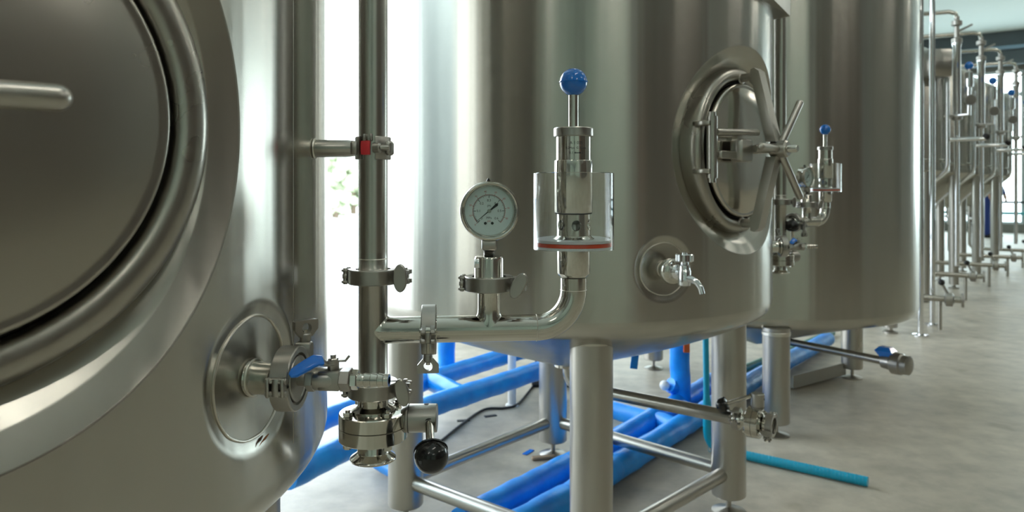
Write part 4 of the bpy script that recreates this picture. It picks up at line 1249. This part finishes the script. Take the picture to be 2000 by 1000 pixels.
lb = ['conical fermenter mostly hidden behind the far plain tank, only its foot and pipe showing',
      'nearest fully seen conical fermenter right of the plain tank, with a tall bright downpipe',
      'second visible conical fermenter of the blurred row at right',
      'third visible conical fermenter of the blurred row at right',
      'last conical fermenter of the blurred row, closest to the bright windows']
for k, (x, y) in enumerate(FC): fermenter(x, y, k, lb[k])
# slim upright lines beside tank 3
for i, (px, y, lab) in enumerate(((1798, 5.0, 'left of two bright thin upright tubes right beside the plain tank'), (1821, 5.4, 'right of two bright thin upright tubes beyond the plain tank'))):
    c = P(px, 400, y)
    m = MB(T(c.x, c.y, 0)); m.lathe([(.05, 0), (.05, .01), (.019, .015), (.019, 3.4)], 24)
    single('service_pipe', m, M_chrome, lab, 'pipe', 'thin upright service tubes')

# ------------------------------------------------------------------ person far back, mostly hidden
def person(x, y):
    root = thing('person', 'person in navy work clothes standing at the far end behind the last fermenters', 'person', T(x, y, 0))
    m = MB(T(x, y, 0) @ RZ(.4))
    def limb(pts, rs, n=14): m.tube(pts, rs, n)
    for s in (-1, 1):
        limb([(s * .09, 0, .06), (s * .095, .01, .28), (s * .10, .02, .50), (s * .10, .0, .72), (s * .085, 0, .92)], [.052, .058, .068, .088, .10])
        limb([(s * .19, 0, 1.40), (s * .235, .0, 1.24), (s * .25, -.02, 1.12), (s * .24, -.10, .98), (s * .23, -.14, .90)], [.058, .050, .044, .040, .034])
    rings = []
    for z, rx, ry in ((.84, .155, .11), (.95, .165, .115), (1.08, .145, .10), (1.25, .175, .12), (1.38, .195, .11), (1.45, .12, .08), (1.48, .06, .06)):
        rings.append([(rx * math.cos(2 * PI * k / 20), ry * math.sin(2 * PI * k / 20), z) for k in range(20)])
    m.loft(rings)
    part('overalls', m, M_navy, root, ang=70)
    h = MB(T(x, y, 0) @ RZ(.4))
    h.tube([(0, 0, 1.44), (0, -.005, 1.53)], .052, 16)
    rings = []
    for z, rx, ry, oy in ((1.49, .035, .04, -.03), (1.52, .058, .07, -.02), (1.58, .072, .09, -.005), (1.64, .077, .098, 0), (1.69, .07, .09, .005), (1.725, .04, .05, .01), (1.735, .01, .01, .01)):
        rings.append([(rx * math.cos(2 * PI * k / 20), ry * math.sin(2 * PI * k / 20) + oy, z) for k in range(20)])
    h.loft(rings)
    h.prism([(-.012, 0), (.012, 0), (0, .035)], 0, .022, T(0, -.088, 1.585) @ RX(PI / 2))
    for s in (-1, 1):
        h.sphere(.02, (s * .078, 0, 1.61))
        h.tube([(s * .23, -.14, .90), (s * .23, -.16, .84), (s * .225, -.17, .80)], [.028, .034, .02], 10)
        for f in range(4): h.rod((s * .23 + (f - 1.5) * .016, -.165, .82), (s * .225 + (f - 1.5) * .015, -.18, .75 + .006 * abs(f - 1.5)), .008, 8)
        h.rod((s * .20, -.16, .85), (s * .185, -.19, .80), .009, 8)
    part('head_and_hands', h, M_skin, root, ang=70)
    hr = MB(T(x, y, 0) @ RZ(.4))
    rings = []
    for z, rx, ry, oy in ((1.60, .082, .06, .045), (1.66, .084, .085, .018), (1.71, .078, .09, .01), (1.745, .045, .055, .01), (1.755, .01, .01, .01)):
        rings.append([(rx * math.cos(2 * PI * k / 20), ry * math.sin(2 * PI * k / 20) + oy, z) for k in range(20)])
    hr.loft(rings); part('hair', hr, M_hair, root, ang=70)
    for s in (-1, 1): part('shoe', MB(T(x, y, 0) @ RZ(.4)).box(s * .09 - .045, s * .09 + .045, -.19, .07, 0, .075, bev=.02), M_rubber, root)
pp = P(1934, 400, 15.2)
person(pp.x, pp.y)

# trees outside the open doorway
for i, (px, d_, s_) in enumerate(((655, 26, 1.0), (690, 30, 1.2), (622, 34, 1.3))):
    c = P(px, 400, d_)
    root = thing('tree', ['pale hazy tree outside the doorway, left one', 'pale hazy tree outside the doorway, right one', 'hazy tree outside mostly hidden behind the left tank'][i], 'tree', T(c.x, c.y, 0), 'trees outside the doorway')
    m = MB(T(c.x, c.y, 0)); m.tube([(0, 0, 0), (.03, 0, .4), (0, .03, 1.4)], [.12, .09, .05], 10); part('trunk', m, M_bark, root)
    m = MB(T(c.x, c.y, 0))
    for k in range(60):
        a = rnd.uniform(0, 2 * PI); rr_ = rnd.uniform(0, .8) * s_; z_ = rnd.uniform(.25, 2.2) * s_
        m.sphere(rnd.uniform(.12, .28), (rr_ * math.cos(a), rr_ * math.sin(a), z_), 7)
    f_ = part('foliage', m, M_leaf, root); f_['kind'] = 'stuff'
